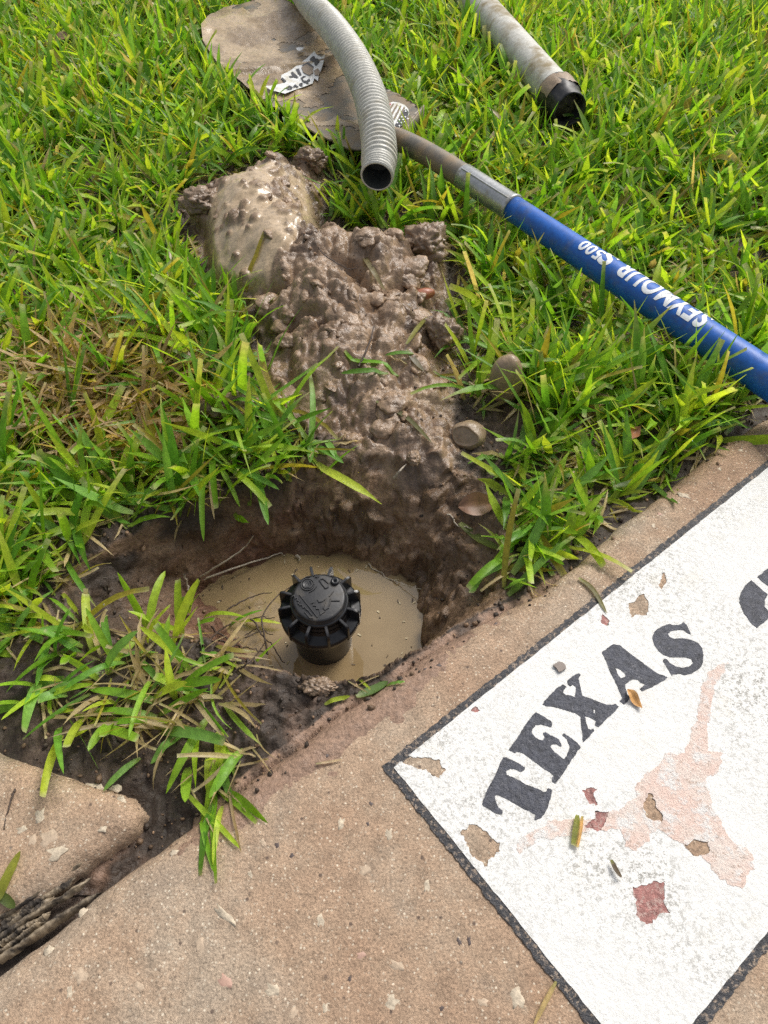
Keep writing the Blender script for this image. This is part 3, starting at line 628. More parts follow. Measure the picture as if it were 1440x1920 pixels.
# ------------------------------------------------------------------ sprinkler
SP = G(598, 1120, -0.018); spk = thing('sprinkler_head', 'black plastic pop-up sprinkler head with finned cap standing in muddy water', 'sprinkler', tuple(SP))
spk.rotation_euler = (math.radians(4), math.radians(1), 0)
n_ = lambda *a: np.array(a, float)
V, Q = lathe([(0.0247, -0.020), (0.0247, -0.024), (0.0252, -0.03), (0.0252, -0.12)], 56); obj('body', V, Q, BLKPL, spk)
V, Q = lathe([(0.0222, -0.0045), (0.0236, -0.0050), (0.0240, -0.0062), (0.0240, -0.0085), (0.0234, -0.009), (0.0238, -0.0125), (0.0246, -0.0128), (0.0246, -0.0142), (0.0240, -0.0146), (0.0242, -0.0172), (0.0250, -0.0176), (0.0250, -0.0188),
              (0.0262, -0.0195), (0.0325, -0.0212), (0.0337, -0.0222), (0.0340, -0.0240), (0.0338, -0.0285), (0.0328, -0.0295), (0.026, -0.0295), (0.0252, -0.0285)], 84)
cap = obj('cap', V, Q, BLKPL, spk)
bm = bmesh.new()
pr = [(0.0236, -0.0052), (0.0300, -0.0050), (0.0325, -0.0056), (0.0340, -0.0075), (0.0343, -0.0110), (0.0345, -0.0290), (0.0330, -0.0298), (0.0238, -0.0230)]
fr = [bm.verts.new((r, -0.0011, z)) for r, z in pr]; bk = [bm.verts.new((r, 0.0011, z)) for r, z in pr]
bm.faces.new(fr); bm.faces.new(bk[::-1])
for i in range(len(pr)): bm.faces.new((fr[i], bk[i], bk[(i + 1) % len(pr)], fr[(i + 1) % len(pr)]))
bmesh.ops.recalc_face_normals(bm, faces=list(bm.faces)); bmesh.ops.bevel(bm, geom=list(bm.edges), offset=0.0004, segments=2, affect='EDGES')
fin = bobj('fin', bm, BLKPL, cap)
for k in range(12):
    f = fin if k == 0 else fin.copy()
    if k: COL.objects.link(f); f.parent = cap
    f.rotation_euler = (0, 0, math.radians(75 + 30 * k + 1.5 * math.sin(k * 2.7)))
V, Q = lathe([(0.0, 0.0), (0.0195, 0.0), (0.0207, -0.0003), (0.0213, -0.0012), (0.0214, -0.0024), (0.0221, -0.003), (0.0226, -0.0045)], 64); lid = obj('lid', V, Q, BLKPL2, spk)
def onlid(x, y):   # position seen in a close-up of the lid -> lid plane
    return ((500 + x / 7.2) - 598) / 2340, -((1040 + y / 7.2) - 1120) / (2340 * 0.885)
def mark(pts, w=0.00045, h=0.0009, closed=False):
    q = [np.array(onlid(*p)) for p in pts]
    bm = bmesh.new(); n = len(q)
    for i in range(n if closed else n - 1):
        a, b = q[i], q[(i + 1) % n]; d = b - a; l = np.linalg.norm(d); d /= l; s = np.array([-d[1], d[0]]) * w; a = a - d * w * 0.8; b = b + d * w * 0.8
        c = [a - s, b - s, b + s, a + s]; lo = [bm.verts.new((*p, -0.0002)) for p in c]; hi = [bm.verts.new((p[0], p[1], h * (1 + 0.02 * i))) for p in [a - s * .7, b - s * .7, b + s * .7, a + s * .7]]
        bm.faces.new(hi)
        for j in range(4): bm.faces.new((lo[j], lo[(j + 1) % 4], hi[(j + 1) % 4], hi[j]))
    bmesh.ops.recalc_face_normals(bm, faces=list(bm.faces)); return bobj('embossed_mark', bm, BLKPL2, lid)
circ = lambda cx, cy, r, n=20: [(cx + r * math.cos(i * 2 * math.pi / n), cy + r * 0.885 * math.sin(i * 2 * math.pi / n)) for i in range(n)]
mark([(440, 545), (500, 612), (580, 702), (700, 840)])
mark([(345, 570), (370, 557), (385, 598), (420, 582), (415, 622), (450, 640), (432, 662), (458, 688), (490, 682), (500, 722), (522, 708), (548, 742), (585, 762)])
mark([(530, 780), (562, 812), (600, 852), (640, 856)]); mark([(560, 742), (625, 815)])
mark([(690, 610), (712, 642), (760, 630), (805, 592), (790, 660), (775, 720), (800, 745), (840, 720), (860, 650), (868, 590)]); mark([(850, 560), (895, 500)]); mark([(870, 622), (985, 622)])
mark([(610, 660), (650, 642), (640, 690), (682, 692), (680, 732), (720, 735), (742, 805), (792, 770)])
mark(circ(540, 405, 88), closed=True); mark([(540, 350), (500, 440), (585, 440)], closed=True)
mark([(612, 285), (650, 268), (640, 305), (690, 290), (665, 320)], 0.0003); mark([(700, 340), (742, 318), (785, 348), (832, 388), (822, 440), (790, 455), (742, 402)], closed=True); mark([(570, 512), (625, 480), (668, 428)], 0.0003)
mark([(440, 370), (470, 330), (520, 300), (560, 292)], 0.0003)
sx, sy = onlid(915, 362); V, Q = lathe([(0.0, 0.0002), (0.0008, 0.0003), (0.0011, 0.0020), (0.0026, 0.0024), (0.0034, 0.0018), (0.0037, 0.0002), (0.0037, -0.001)], 24, (sx, sy, 0)); obj('screw_boss', V, Q, BLKPL, lid)
sx, sy = onlid(540, 405); V, Q = lathe([(0.0, 0.0003), (0.0012, 0.0006), (0.0030, 0.0004), (0.0036, 0.0012), (0.0042, 0.0010), (0.0045, -0.0004)], 28, (sx, sy, 0)); obj('plug', V, Q, BLKPL2, lid)

# ------------------------------------------------------------------ corrugated hose
hp = [G(*p) for p in [(520, -95, .05), (578, 0, .055), (622, 50, .06), (660, 105, .064), (688, 165, .066), (704, 225, .064), (711, 280, .058), (709, 318, .053), (706.5, 331, .051)]]
hose = thing('corrugated_hose', 'light grey corrugated flexible hose lying over the shovel blade', 'hose', tuple(hp[-1]))
NR = 720; HP = catmull(hp, NR); sl_ = np.concatenate([[0], np.cumsum(np.linalg.norm(np.diff(HP, axis=0), axis=1))]); tl = sl_[-1]
rr = 0.0205 + 0.0013 * np.clip(np.sin(sl_ / 0.0085 * 2 * math.pi) * 1.6, -1, 1)
end = sstep(tl - sl_, 0.012, 0.03); rr = rr * end + (1 - end) * (0.0192 + 0.0006 * np.sin(sl_ / 0.004 * 6.28))
V, Q = sweep(HP, rr, 36); obj('tube', rel(V, hose), Q, HOSE, hose)
ip = HP[-160:][::-1]; ir = np.full(160, 0.0172); V1, Q1 = sweep(ip, ir, 36); tube_in = obj('inner_wall', rel(V1, hose), Q1, HOSEIN, hose)
T = HP[-1] - HP[-3]; T /= np.linalg.norm(T); V, Q = sweep([HP[-1] - T * 1e-5, HP[-1] + T * 0.0006, HP[-1] + T * 0.0008, HP[-1] + T * 0.0002], [0.0192, 0.0190, 0.0176, 0.0171], 36, T=T); obj('rim', rel(V, hose), Q, HOSE, hose)
Tb = HP[-148] - HP[-150]; Tb /= np.linalg.norm(Tb); V, Q = sweep([HP[-150], HP[-150], HP[-150]], [0.0171, 0.009, 0.0003], 20, T=Tb); obj('dark_end', rel(V, hose), Q, HOSEIN, hose)

# ------------------------------------------------------------------ drain pipe with black coupling
pa, pb = G(838, -60, .034), G(1040, 172, .024); pd = (pb - pa) / np.linalg.norm(pb - pa)
pipe = thing('plastic_pipe', 'straight pale grey plastic pipe lying in the grass with black coupling on its end', 'pipe', tuple(pb))
V, Q = sweep([pa, pa + (pb - pa) * .33, pa + (pb - pa) * .66, pb, pb + pd * .01], 0.0252, 40); obj('tube', rel(V, pipe), Q, PVC, pipe)
cp = obj('coupling', *[(rel(v, pipe), q) for v, q in [sweep([pb - pd * .001, pb + pd * .0005, pb + pd * .03, pb + pd * .034, pb + pd * .040, pb + pd * .056, pb + pd * .059, pb + pd * .055, pb + pd * .03], [.0253, .0272, .0275, .0262, .0240, .0240, .0228, .0205, .018], 40, T=pd)]][0], BLKPL2, pipe)
V, Q = sweep([pb + pd * .036, pb + pd * .043, pb + pd * .046, pb + pd * .044], [.0190, .013, .006, .0002], 24, T=pd); V = V + rng.normal(0, .0012, V.shape); obj('soil_plug', rel(V, pipe), Q, m_plain('plug_soil', (.05, .038, .028), .7, .5), pipe)
me = cp.data; a = np.empty(len(me.vertices) * 3); me.vertices.foreach_get('co', a); a = a.reshape(-1, 3); a += .0022 * np.stack([fbm(a[:, 0] + a[:, 2], a[:, 1], 70, 3, k) for k in (1, 5, 9)], -1) * sstep(a @ pd, .0, .012)[:, None]; me.vertices.foreach_set('co', a.ravel())
V, Q = sweep([pb + pd * .003, pb + pd * .012, pb + pd * .022, pb + pd * .031], [.0284, .0292, .0288, .0282], 40); V = rel(V, pipe); Vw = V
q2 = [q for q in Q if np.mean([V[i][2] for i in q]) > 0.010]
obj('mud_smear', V + rng.normal(0, 0.0007, V.shape), np.array(q2), STONE, pipe)

# ------------------------------------------------------------------ shovel
NECK = G(748, 262, .036); ADIR = G(385, 45, .022) - NECK; ADIR[2] = 0; ADIR /= np.linalg.norm(ADIR); BDIR = np.array([-ADIR[1], ADIR[0], 0]) * -1   # BDIR points to the right of the blade in view
shovel = thing('shovel', 'long shovel with muddy grey steel blade and blue fibreglass handle lying in grass', 'shovel', tuple(NECK))
def ab(px, py, z=.016): d = G(px, py, z) - NECK; return float(d @ ADIR), float(d @ BDIR)
Lp = [ab(*p) for p in [(735, 272), (700, 280), (648, 272), (592, 246), (543, 212), (500, 188), (450, 150), (408, 112), (380, 75), (378, 50)]]
Rp = [ab(*p) for p in [(752, 246), (772, 226), (788, 208), (760, 190), (700, 155), (650, 118), (612, 75), (578, 40), (535, 16), (480, 9), (425, 16), (390, 32), (378, 50)]]
BLADE = np.array([(NECK + ADIR * a + BDIR * b)[:2] for a, b in Lp + Rp[::-1]])
amax = max(a for a, b in Lp + Rp)
bl_ab = np.array(Lp + Rp[::-1])
def blade_z(a, b):
    c = 0.010 * np.clip(a / amax, 0, 1); rib = 0.022 * np.exp(-(b / 0.020) ** 2) * np.exp(-np.maximum(a, 0) / 0.09)
    return 0.011 + 0.9 * (b - c * 2) ** 2 * sstep(a, 0.0, 0.1) + rib - 0.006 * sstep(a, .1, .45) + 0.010 * sstep(a, 0.42, 0.55)
def plate(outline, cell, zf, name, mat, parent, thick=0.0, mask=None, origin=NECK):
    lo, hi = outline.min(0) - cell, outline.max(0) + cell
    a, b = np.meshgrid(np.arange(lo[0], hi[0], cell), np.arange(lo[1], hi[1], cell)); d = sdf(a, b, outline)
    # snap border points to the outline
    gx_, gy_ = np.gradient(d, cell, axis=1), np.gradient(d, cell, axis=0); nr = np.sqrt(gx_ ** 2 + gy_ ** 2) + 1e-9
    sn = (d < 0) & (d > -cell * 1.45); a = np.where(sn, a - d * gx_ / nr, a); b = np.where(sn, b - d * gy_ / nr, b)
    ok = d > -cell * 1.45; h, w = a.shape
    if mask is not None: ok &= mask(a, b)
    i = (np.arange(h - 1)[:, None] * w + np.arange(w - 1)[None, :]); q = np.stack([i, i + 1, i + w + 1, i + w], -1)
    kp = ok[:-1, :-1] & ok[1:, :-1] & ok[:-1, 1:] & ok[1:, 1:]; q = q[kp]; u, inv = np.unique(q, return_inverse=True)
    z = zf(a, b); V = np.stack([a * ADIR[0] + b * BDIR[0], a * ADIR[1] + b * BDIR[1], z - NECK[2]], -1).reshape(-1, 3)[u]; q = inv.reshape(-1, 4)
    q = q[:, ::-1] if np.cross(ADIR, BDIR)[2] < 0 else q
    o = obj(name, V, q, mat, parent)
    if thick:
        m = o.modifiers.new('thickness', 'SOLIDIFY'); m.thickness = thick; m.offset = -1
    return o
blade = plate(bl_ab, 0.005, blade_z, 'blade', STEEL, shovel, 0.0025)
def mudt(a, b): return 0.0045 * sstep(a + 0.25 * b + 0.05 * fbm(a, b, 14, 3, 3), 0.17, 0.30) + 0.0042 * fbm(a, b, 30, 4, 5) + 0.007 * np.exp(-((a + .35 * b - 0.335 - .02 * fbm(a, b, 12, 2, 8)) / 0.008) ** 2) - 0.0018 - 0.002 * sstep(b, 0.05, 0.075)
ar, br = np.array([p[0] for p in bl_ab]), None
mo = plate(bl_ab, 0.0028, lambda a, b: blade_z(a, b) + np.maximum(mudt(a, b), -0.001) + 0.0006, 'mud_coating', MUD, shovel, 0, lambda a, b: mudt(a, b) > -0.0004)
nv = len(mo.data.vertices); vv = np.empty(nv * 3); mo.data.vertices.foreach_get('co', vv); vv = vv.reshape(-1, 3)
f_ = sstep(fbm(vv[:, 0], vv[:, 1], 20, 3, 4), -.3, .3)[:, None]
cc = np.hstack([np.array((0.40, 0.30, 0.185)) * (1 - f_) + np.array((0.25, 0.18, 0.11)) * f_, 0.18 + 0.12 * f_]); at = mo.data.color_attributes.new('col', 'FLOAT_COLOR', 'POINT'); at.data.foreach_set('color', cc.astype(np.float32).ravel())
tag(mo, 'tan mud plastered over the end of the blade')
# step at the shoulder
s0, s1_ = np.array(ab(792, 206)), np.array(ab(752, 246))
ss = []
for t in np.linspace(0, 1, 12):
    p = s0 + (s1_ - s0) * t; w = NECK + ADIR * p[0] + BDIR * p[1]; z = float(blade_z(p[0], p[1]))
    ss += [(w[0], w[1], z + 0.003), (w[0], w[1], z - 0.02)]
V = rel(np.array(ss), shovel); o = obj('shoulder_step', V, np.array([(2 * i, 2 * i + 1, 2 * i + 3, 2 * i + 2) for i in range(11)]), STEEL, shovel); m = o.modifiers.new('thickness', 'SOLIDIFY'); m.thickness = 0.003
# socket, collar, handle
B0, B1 = G(962, 391, .034), G(1442, 713, .034); hd = (B1 - B0) / np.linalg.norm(B1 - B0); B2 = B0 + hd * 1.05; B2[2] = .036
sk = catmull([NECK - np.array([0, 0, .008]) + ADIR * 0.05, NECK, G(800, 288, .036), G(862, 326, .035), G(905, 354, .035)], 40)
V, Q = sweep(sk, np.concatenate([np.linspace(.0100, .0138, 12), np.linspace(.0138, .0143, 28)]), 28); obj('socket', rel(V, shovel), Q, STEEL, shovel)
c0 = G(868, 330, .035); V, Q = sweep([c0, c0 + (B0 - c0) * .02, c0 + (B0 - c0) * .5, c0 + (B0 - c0) * .93, B0 - hd * .0015, B0, B0 + hd * .0005], [.0142, .0150, .0152, .0154, .0165, .0163, .0140], 32); obj('collar', rel(V, shovel), Q, STEEL2, shovel)
V, Q = sweep([c0 + (B0 - c0) * .02 + np.array([0.0, 0, 0.0]) + np.array([-.004, -.006, .0133]), B0 + np.array([-.004, -.006, .0137]) - hd * .002], .0011, 10); obj('seam', rel(V, shovel), Q, STEEL2, shovel)
tt = np.linspace(0, 1, 60); HPt = B0[None] + (B2 - B0)[None] * tt[:, None]; HR = np.interp(tt, [0, .35, .7, 1], [.0142, .0172, .0172, .016])
V, Q = sweep(HPt, HR, 40, caps=True); hdl = obj('handle', rel(V, shovel), Q, BLUE, shovel)
def text_mesh(s, bold=0.03, shear=0.0):
    cu = bpy.data.curves.new('lettering', 'FONT'); cu.body = s; cu.offset = bold; cu.shear = shear; cu.resolution_u = 4; cu.space_character = 1.12
    ob = bpy.data.objects.new('tmp', cu); COL.objects.link(ob); dg = bpy.context.evaluated_depsgraph_get(); dg.update()
    me = bpy.data.meshes.new_from_object(ob.evaluated_get(dg)); bpy.data.objects.remove(ob); bm = bmesh.new(); bm.from_mesh(me); bpy.data.meshes.remove(me); return bm
hL = np.linalg.norm(B2 - B0); HD3 = (B2 - B0) / hL
def along(px, py): return float((G(px, py, .05) - B0) @ HD3)
def wrap(s, a0, a1, w0, w1, parent, mat, bold=0.030, shear=0.06):
    bm = text_mesh(s, bold, shear); xs = [v.co.x for v in bm.verts]; ys = [v.co.y for v in bm.verts]; x0, x1, y0, y1 = min(xs), max(xs), min(ys), max(ys)
    for k in range(1, 14):
        bmesh.ops.bisect_plane(bm, geom=list(bm.verts) + list(bm.edges) + list(bm.faces), plane_co=(0, y0 + (y1 - y0) * k / 14, 0), plane_no=(0, 1, 0))
    S = np.cross(HD3, (0, 0, 1)); S /= np.linalg.norm(S); U = np.cross(S, HD3)
    # S is toward the viewer's side of the handle
    for v in bm.verts:
        a = a0 + (a1 - a0) * (v.co.x - x0) / (x1 - x0); an = w0 + (w1 - w0) * (v.co.y - y0) / (y1 - y0)
        r = float(np.interp(a / hL, tt, HR)) + 0.0004; p = B0 + HD3 * a + r * (math.sin(an) * S + math.cos(an) * U)
        v.co = Vector(p - NECK)
    bmesh.ops.recalc_face_normals(bm, faces=list(bm.faces))
    for f in bm.faces:
        c = f.calc_center_median() + Vector(NECK); q = np.array(c) - B0; q = q - HD3 * (q @ HD3)
        if f.normal.dot(Vector(q)) < 0: f.normal_flip()
    return bobj('lettering', bm, mat, parent)
SV = np.cross(HD3, (0, 0, 1)); sgn = -1 if SV[1] > 0 else 1     # sign so that positive angle faces the camera
w = wrap('SEYMOUR', along(1318, 610), along(1158, 500), sgn * math.radians(-48), sgn * math.radians(44), hdl, PRINT); w['label'] = 'white printed brand lettering'
w = wrap('S', along(1148, 492), along(1128, 478), sgn * math.radians(-48), sgn * math.radians(44), hdl, PRINT)
w = wrap('500', along(1126, 480), along(1088, 455), sgn * math.radians(-16), sgn * math.radians(42), hdl, PRINT)
# label on the blade, half covered in mud
def bl(px, py, dz=.002):
    z = .03
    for _ in range(5):
        a, b = ab(px, py, z); z = float(blade_z(a, b)) + dz
    return G(px, py, z)
def patch(pts, name, mat, parent, dz, off=shovel, thick=True):
    c = np.array([bl(*p, dz=dz) for p in pts]); bm = bmesh.new(); vs = [bm.verts.new(p - np.array(off.location)) for p in c]; f = bm.faces.new(vs); bmesh.ops.triangulate(bm, faces=[f])
    return bobj(name, bm, mat, parent)
sz = lambda p: ZO(p, 480, 80, 9.0)
stk = patch(sz([(430, 545), (560, 480), (700, 380), (860, 260), (985, 140), (1020, 200), (1100, 240), (1165, 195), (1140, 330), (1110, 420), (1060, 560), (1045, 650), (985, 600), (955, 690), (820, 740), (640, 800), (490, 860), (380, 830), (250, 800), (150, 730), (300, 720), (430, 690), (520, 650), (420, 610)]), 'label_sticker', LABELW, shovel, .0062)
stk['label'] = 'torn white label with black letters on the blade'
for q in [[(985, 225), (955, 225), (905, 275), (930, 320), (985, 320), (1005, 300), (1030, 320), (985, 370), (1010, 388), (1075, 320), (1050, 270), (1000, 262), (960, 300), (940, 275), (990, 245)],
          [(780, 380), (875, 320), (900, 345), (975, 400), (965, 440), (935, 410), (860, 350), (790, 400)],
          [(670, 450), (720, 430), (770, 540), (740, 560), (700, 500)], [(590, 500), (620, 490), (720, 580), (690, 600), (640, 580), (580, 590), (550, 560), (610, 560)],
          [(420, 605), (445, 585), (510, 640), (490, 665), (455, 670), (470, 645)], [(750, 600), (800, 560), (850, 560), (790, 600), (800, 635), (850, 640), (900, 600), (915, 640), (870, 670), (900, 690), (860, 690), (790, 660)],
          [(490, 770), (560, 720), (625, 750), (600, 785), (520, 795), (545, 770), (590, 765), (570, 745), (520, 775)], [(625, 735), (660, 700), (720, 740), (690, 760), (665, 735), (650, 760)], [(720, 700), (770, 670), (800, 690), (760, 700), (800, 720), (760, 735)]]:
    patch(sz(q), 'printed_letter', LABELK, stk, .0072)
for q in [[(765, 420), (850, 360), (955, 420), (965, 500), (900, 550), (800, 500)], [(980, 470), (1040, 430), (1080, 480), (1060, 550), (990, 540)]]:
    patch(sz(q), 'mud_spot', STONE, stk, .0078)
patch(sz([(670, 90), (720, 75), (800, 80), (825, 55), (790, 110), (740, 140), (700, 130)]), 'label_scrap', LABELW, shovel, .0066)
fz = lambda p: ZO(p, 700, 160, 9.0)
fl = patch(fz([(200, 330), (330, 275), (430, 290), (530, 330), (590, 400), (605, 480), (560, 570), (480, 680), (420, 730), (345, 740), (240, 560)]), 'flag_sticker', LABELW, shovel, .0030); fl['label'] = 'flag sticker with stripes and stars beside the hose'
for k in range(4):
    x0 = 225 + k * 62; patch(fz([(x0 - 10, 470 + k * 40), (x0 + 105, 300 + k * 18), (x0 + 128, 310 + k * 22), (x0 + 8, 500 + k * 44)]), 'flag_stripe', STEEL, fl, .0036)
patch(fz([(360, 670), (520, 420), (560, 400), (595, 450), (590, 500), (540, 590), (470, 680), (400, 700)]), 'flag_canton', LABELK, fl, .0038)
for x, y in [(480, 530), (540, 530), (440, 580), (505, 575), (585, 560), (405, 630), (470, 630), (530, 610), (545, 435), (440, 680)]:
    patch(fz([(x - 16, y), (x, y - 16), (x + 16, y), (x, y + 16)]), 'flag_star', PRINT, fl, .0045)
patch(fz([(225, 330), (260, 300), (300, 310), (270, 360), (235, 360)]), 'red_patch', LABELR, fl, .0040)

# ------------------------------------------------------------------ grass
NS = 6
def blade_geo(P, az, lean, bend, L, W, twist, fold, cut, clampz=True, curl=None):
    """P (n,3) -> verts (n, NS+1, 3, 3); blades rise along a bending arc, V-folded about the midrib"""
    n = len(P); ts = np.linspace(0, 1, NS + 1); pos = np.empty((n, NS + 1, 3)); pos[:, 0] = P
    th = lean[:, None] + bend[:, None] * ts[None] ** 1.3; A = az[:, None] + (0 if curl is None else curl[:, None] * ts[None])
    D = np.stack([np.sin(th) * np.cos(A), np.sin(th) * np.sin(A), np.cos(th)], -1)
    for k in range(NS): pos[:, k + 1] = pos[:, k] + (D[:, k] + D[:, k + 1]) * 0.5 * (L / NS)[:, None]
    if clampz:
        zs = surf(pos[..., 0], pos[..., 1]) + 0.0012 + 0.0018 * ts[None] * (1 + np.sin(P[:, :1] * 4000)); pos[..., 2] = np.maximum(pos[..., 2], zs)
    S = np.stack([-np.sin(A), np.cos(A), np.zeros_like(A)], -1); N = np.cross(D, S)
    ph = (twist[:, None] * (0.35 + ts[None])); S2 = S * np.cos(ph)[..., None] + N * np.sin(ph)[..., None]; N2 = np.cross(D, S2)
    w = np.interp(ts, [0, .12, .35, .7, 1], [.5, .8, 1, .9, 0]); wt = np.where(cut, 0.72, 0.06)
    pw_ = np.interp(ts, [0, .7, .86, 1], [0, 0, .35, 1]); ww = W[:, None] * 0.5 * (w[None] + pw_[None] * wt[:, None])
    ww[:, -2] *= np.where(cut, 1.0, 0.8)
    l = pos - S2 * ww[..., None]; r = pos + S2 * ww[..., None]; c = pos - N2 * (ww * fold[:, None])[..., None]
    return np.stack([l, c, r], 2)
def blade_faces(n):
    b = np.arange(n)[:, None, None] * (3 * (NS + 1)); k = np.arange(NS)[None, :, None] * 3; j = np.arange(2)[None, None, :]
    i = b + k + j; return np.stack([i, i + 1, i + 4, i + 3], -1).reshape(-1, 4)
GREENS = np.array([(0.170, 0.350, 0.024), (0.240, 0.425, 0.032), (0.350, 0.520, 0.040), (0.125, 0.295, 0.032), (0.185, 0.365, 0.070), (0.430, 0.540, 0.050)])
YEL, STR_, BRN, PALE = np.array((0.36, 0.31, 0.05)), np.array((0.52, 0.41, 0.22)), np.array((0.20, 0.12, 0.06)), np.array((0.27, 0.30, 0.09))
def blade_cols(n, r, dead=0.03, yel=0.08, cut=None, light=None):
    base = GREENS[r.integers(0, len(GREENS), n)] * r.uniform(.8, 1.25, (n, 1)); u = r.random(n)
    base = np.where((u < dead)[:, None], STR_ * r.uniform(.6, 1.2, (n, 1)), base); base = np.where(((u >= dead) & (u < dead + yel))[:, None], YEL * r.uniform(.7, 1.2, (n, 1)), base)
    if light is not None: base = base * light[:, None]
    ts = np.linspace(0, 1, NS + 1); c = np.repeat(base[:, None], NS + 1, 1)
    wb_ = np.clip(1 - ts / .3, 0, 1)[None, :, None] * 0.65; c = c * (1 - wb_) + (PALE * 0.9) * wb_
    tipy = (r.random(n) < .22)[:, None, None] * np.clip((ts - .72) / .28, 0, 1)[None, :, None] * 0.8; c = c * (1 - tipy) + (STR_ * .9) * tipy
    if cut is not None:
        tc = cut[:, None, None] * (ts >= .999)[None, :, None] * 0.75; c = c * (1 - tc) + np.array((0.5, 0.48, 0.28)) * tc
    c = np.repeat(c[:, :, None], 3, 2); c[:, :, 1] *= np.array((1.12, 1.1, 1.0))
    return np.concatenate([c, np.ones(c.shape[:3] + (1,))], -1).reshape(-1, 4)
# where grass may stand
DEADP = GP([(5, 650), (110, 605), (240, 612), (335, 685), (365, 775), (300, 865), (150, 860), (20, 800)])
BARE = GP([(330, 345), (400, 325), (455, 290), (540, 280), (610, 270), (625, 330), (618, 395), (660, 405), (720, 410), (770, 425), (840, 410), (858, 500), (862, 590), (880, 640), (862, 720), (905, 780), (935, 850), (950, 930),
           (935, 1000), (960, 1085), (1000, 1110), (900, 1160), (700, 1300), (560, 1400), (380, 1530), (262, 1640), (-60, 1850), (-300, 1700), (-60, 1370), (60, 1395), (260, 1400), (440, 1330), (430, 1250), (300, 1200), (230, 1195), (140, 1165), (60, 1125), (70, 1050), (150, 1005), (230, 965), (300, 940), (400, 905),
           (500, 880), (580, 872), (640, 864), (640, 815), (590, 785), (530, 772), (490, 710), (478, 640), (455, 565), (375, 495), (345, 430)])
STRIP = GP([(960, 1090), (1040, 1020), (1130, 960), (1230, 890), (1310, 830), (1400, 775), (1700, 560), (1720, 640), (1440, 790), (1100, 1060), (990, 1120)])
STN = G(945, 735); STN2 = G(878, 826)
def grass_ok(x, y):
    thin = (sdf(x, y, DEADP) < 0) | (_hash(np.floor(x * 9000), np.floor(y * 9000), 3) < .14)
    jit = 0.008 * fbm(x, y, 30, 2, 111)
    return (sdf(x, y, BARE) + jit < 0.0) & (sdf(x, y, SLAB) < -0.004) & (sdf(x, y, SLAB2) < -0.004) & (sdf(x, y, STRIP) + jit < 0.002) & (sdf(x, y, BLADE) < -0.002) & thin & ((x - STN[0]) ** 2 + (y - STN[1]) ** 2 > .017 ** 2) & (((x - STN[0]) / .024) ** 2 + ((y - STN[1] + .022) / .045) ** 2 > 1) & ((x - STN2[0]) ** 2 + (y - STN2[1] + .01) ** 2 > .022 ** 2)
CAPS = [(pa, pb + pd * .078, .0270), (B0, B2, .0182), (NECK, B0, .0155)] + [(HP[i], HP[i + 40], .0215) for i in range(0, NR - 41, 40)]
def hits(V):
    """blades whose points enter the pipe, hose, handle or blade"""
    P = V[:, :, 1]; bad = np.zeros(len(P), bool)
    for a, b, r in CAPS:
        d = b - a; t = np.clip(((P - a) @ d) / (d @ d), 0, 1); dd = np.linalg.norm(P - (a + t[..., None] * d), axis=-1); bad |= (dd < r + 0.0015).any(1)
    ins = sdf(P[..., 0], P[..., 1], BLADE) > 0
    z = 0.045; bad |= (ins & (P[..., 2] < 0.035)).any(1)
    for (dx, dy, dz, rr_) in [(SP[0], SP[1], -0.04, .035)]: bad |= ((P[..., 0] - dx) ** 2 + (P[..., 1] - dy) ** 2 < rr_ ** 2).any(1)
    return bad
def lawn(nclump, per, r, xr, yr, Lr, Wr, dead, yel, leanr, cutp, okf=grass_ok, zoff=-0.003):
    x = r.uniform(*xr, nclump * 3); y = r.uniform(*yr, nclump * 3)
    vis = np.abs(x) < 0.30 + 0.50 * y; x, y = x[vis], y[vis]; k = okf(x, y); x, y = x[k][:nclump], y[k][:nclump]
    n = len(x); m = r.integers(per[0], per[1] + 1, n); idx = np.repeat(np.arange(n), m); N = len(idx)
    caz = r.uniform(0, 6.283, n); clean = r.uniform(0.0, 0.5, n)
    px = x[idx] + r.normal(0, .004, N); py = y[idx] + r.normal(0, .004, N)
    az = caz[idx] + r.normal(0, 1.0, N); lean = np.clip(clean[idx] + r.uniform(*leanr, N), 0, 1.45); bend = r.uniform(0.0, 1.0, N) ** 2.0 * 1.4
    L = r.uniform(*Lr, N) * (0.85 + 0.35 * fbm(px, py, 5, 2, 121)); W = r.uniform(*Wr, N)
    P = np.stack([px, py, surf(px, py) + zoff], -1); cut = r.random(N) < cutp
    V = blade_geo(P, az, lean, bend, L, W, r.normal(0, .55, N), r.uniform(.1, .45, N), cut, True, r.normal(0, .35, N))
    bad = hits(V); edge = sdf(V[:, -1, 1, 0], V[:, -1, 1, 1], SLAB) > 0.012; bad |= edge & (r.random(N) < .85)
    dl = sdf(V[:, -1, 1, 0], V[:, -1, 1, 1], MOUND) > 0.012; bad |= dl & (r.random(N) < .8)
    dl = sdf(V[:, -1, 1, 0], V[:, -1, 1, 1], RIM) > 0.02; bad |= dl & (r.random(N) < .8)
    k = ~bad; C = blade_cols(N, r, dead, yel, cut).reshape(N, -1, 4)
    return V[k], C[k]
r1 = np.random.default_rng(11)
sets = [lawn(5600, (3, 5), r1, (-1.1, 1.1), (0.28, 1.95), (.045, .108), (.0042, .0094), .015, .05, (.05, .8), .3),
        lawn(2600, (2, 4), r1, (-1.1, 1.1), (0.28, 1.95), (.05, .11), (.0020, .0042), .06, .10, (.1, .9), .1),
        lawn(5200, (2, 4), r1, (-1.1, 1.1), (0.28, 1.95), (.022, .052), (.0032, .0062), .08, .10, (.3, 1.2), .3)]
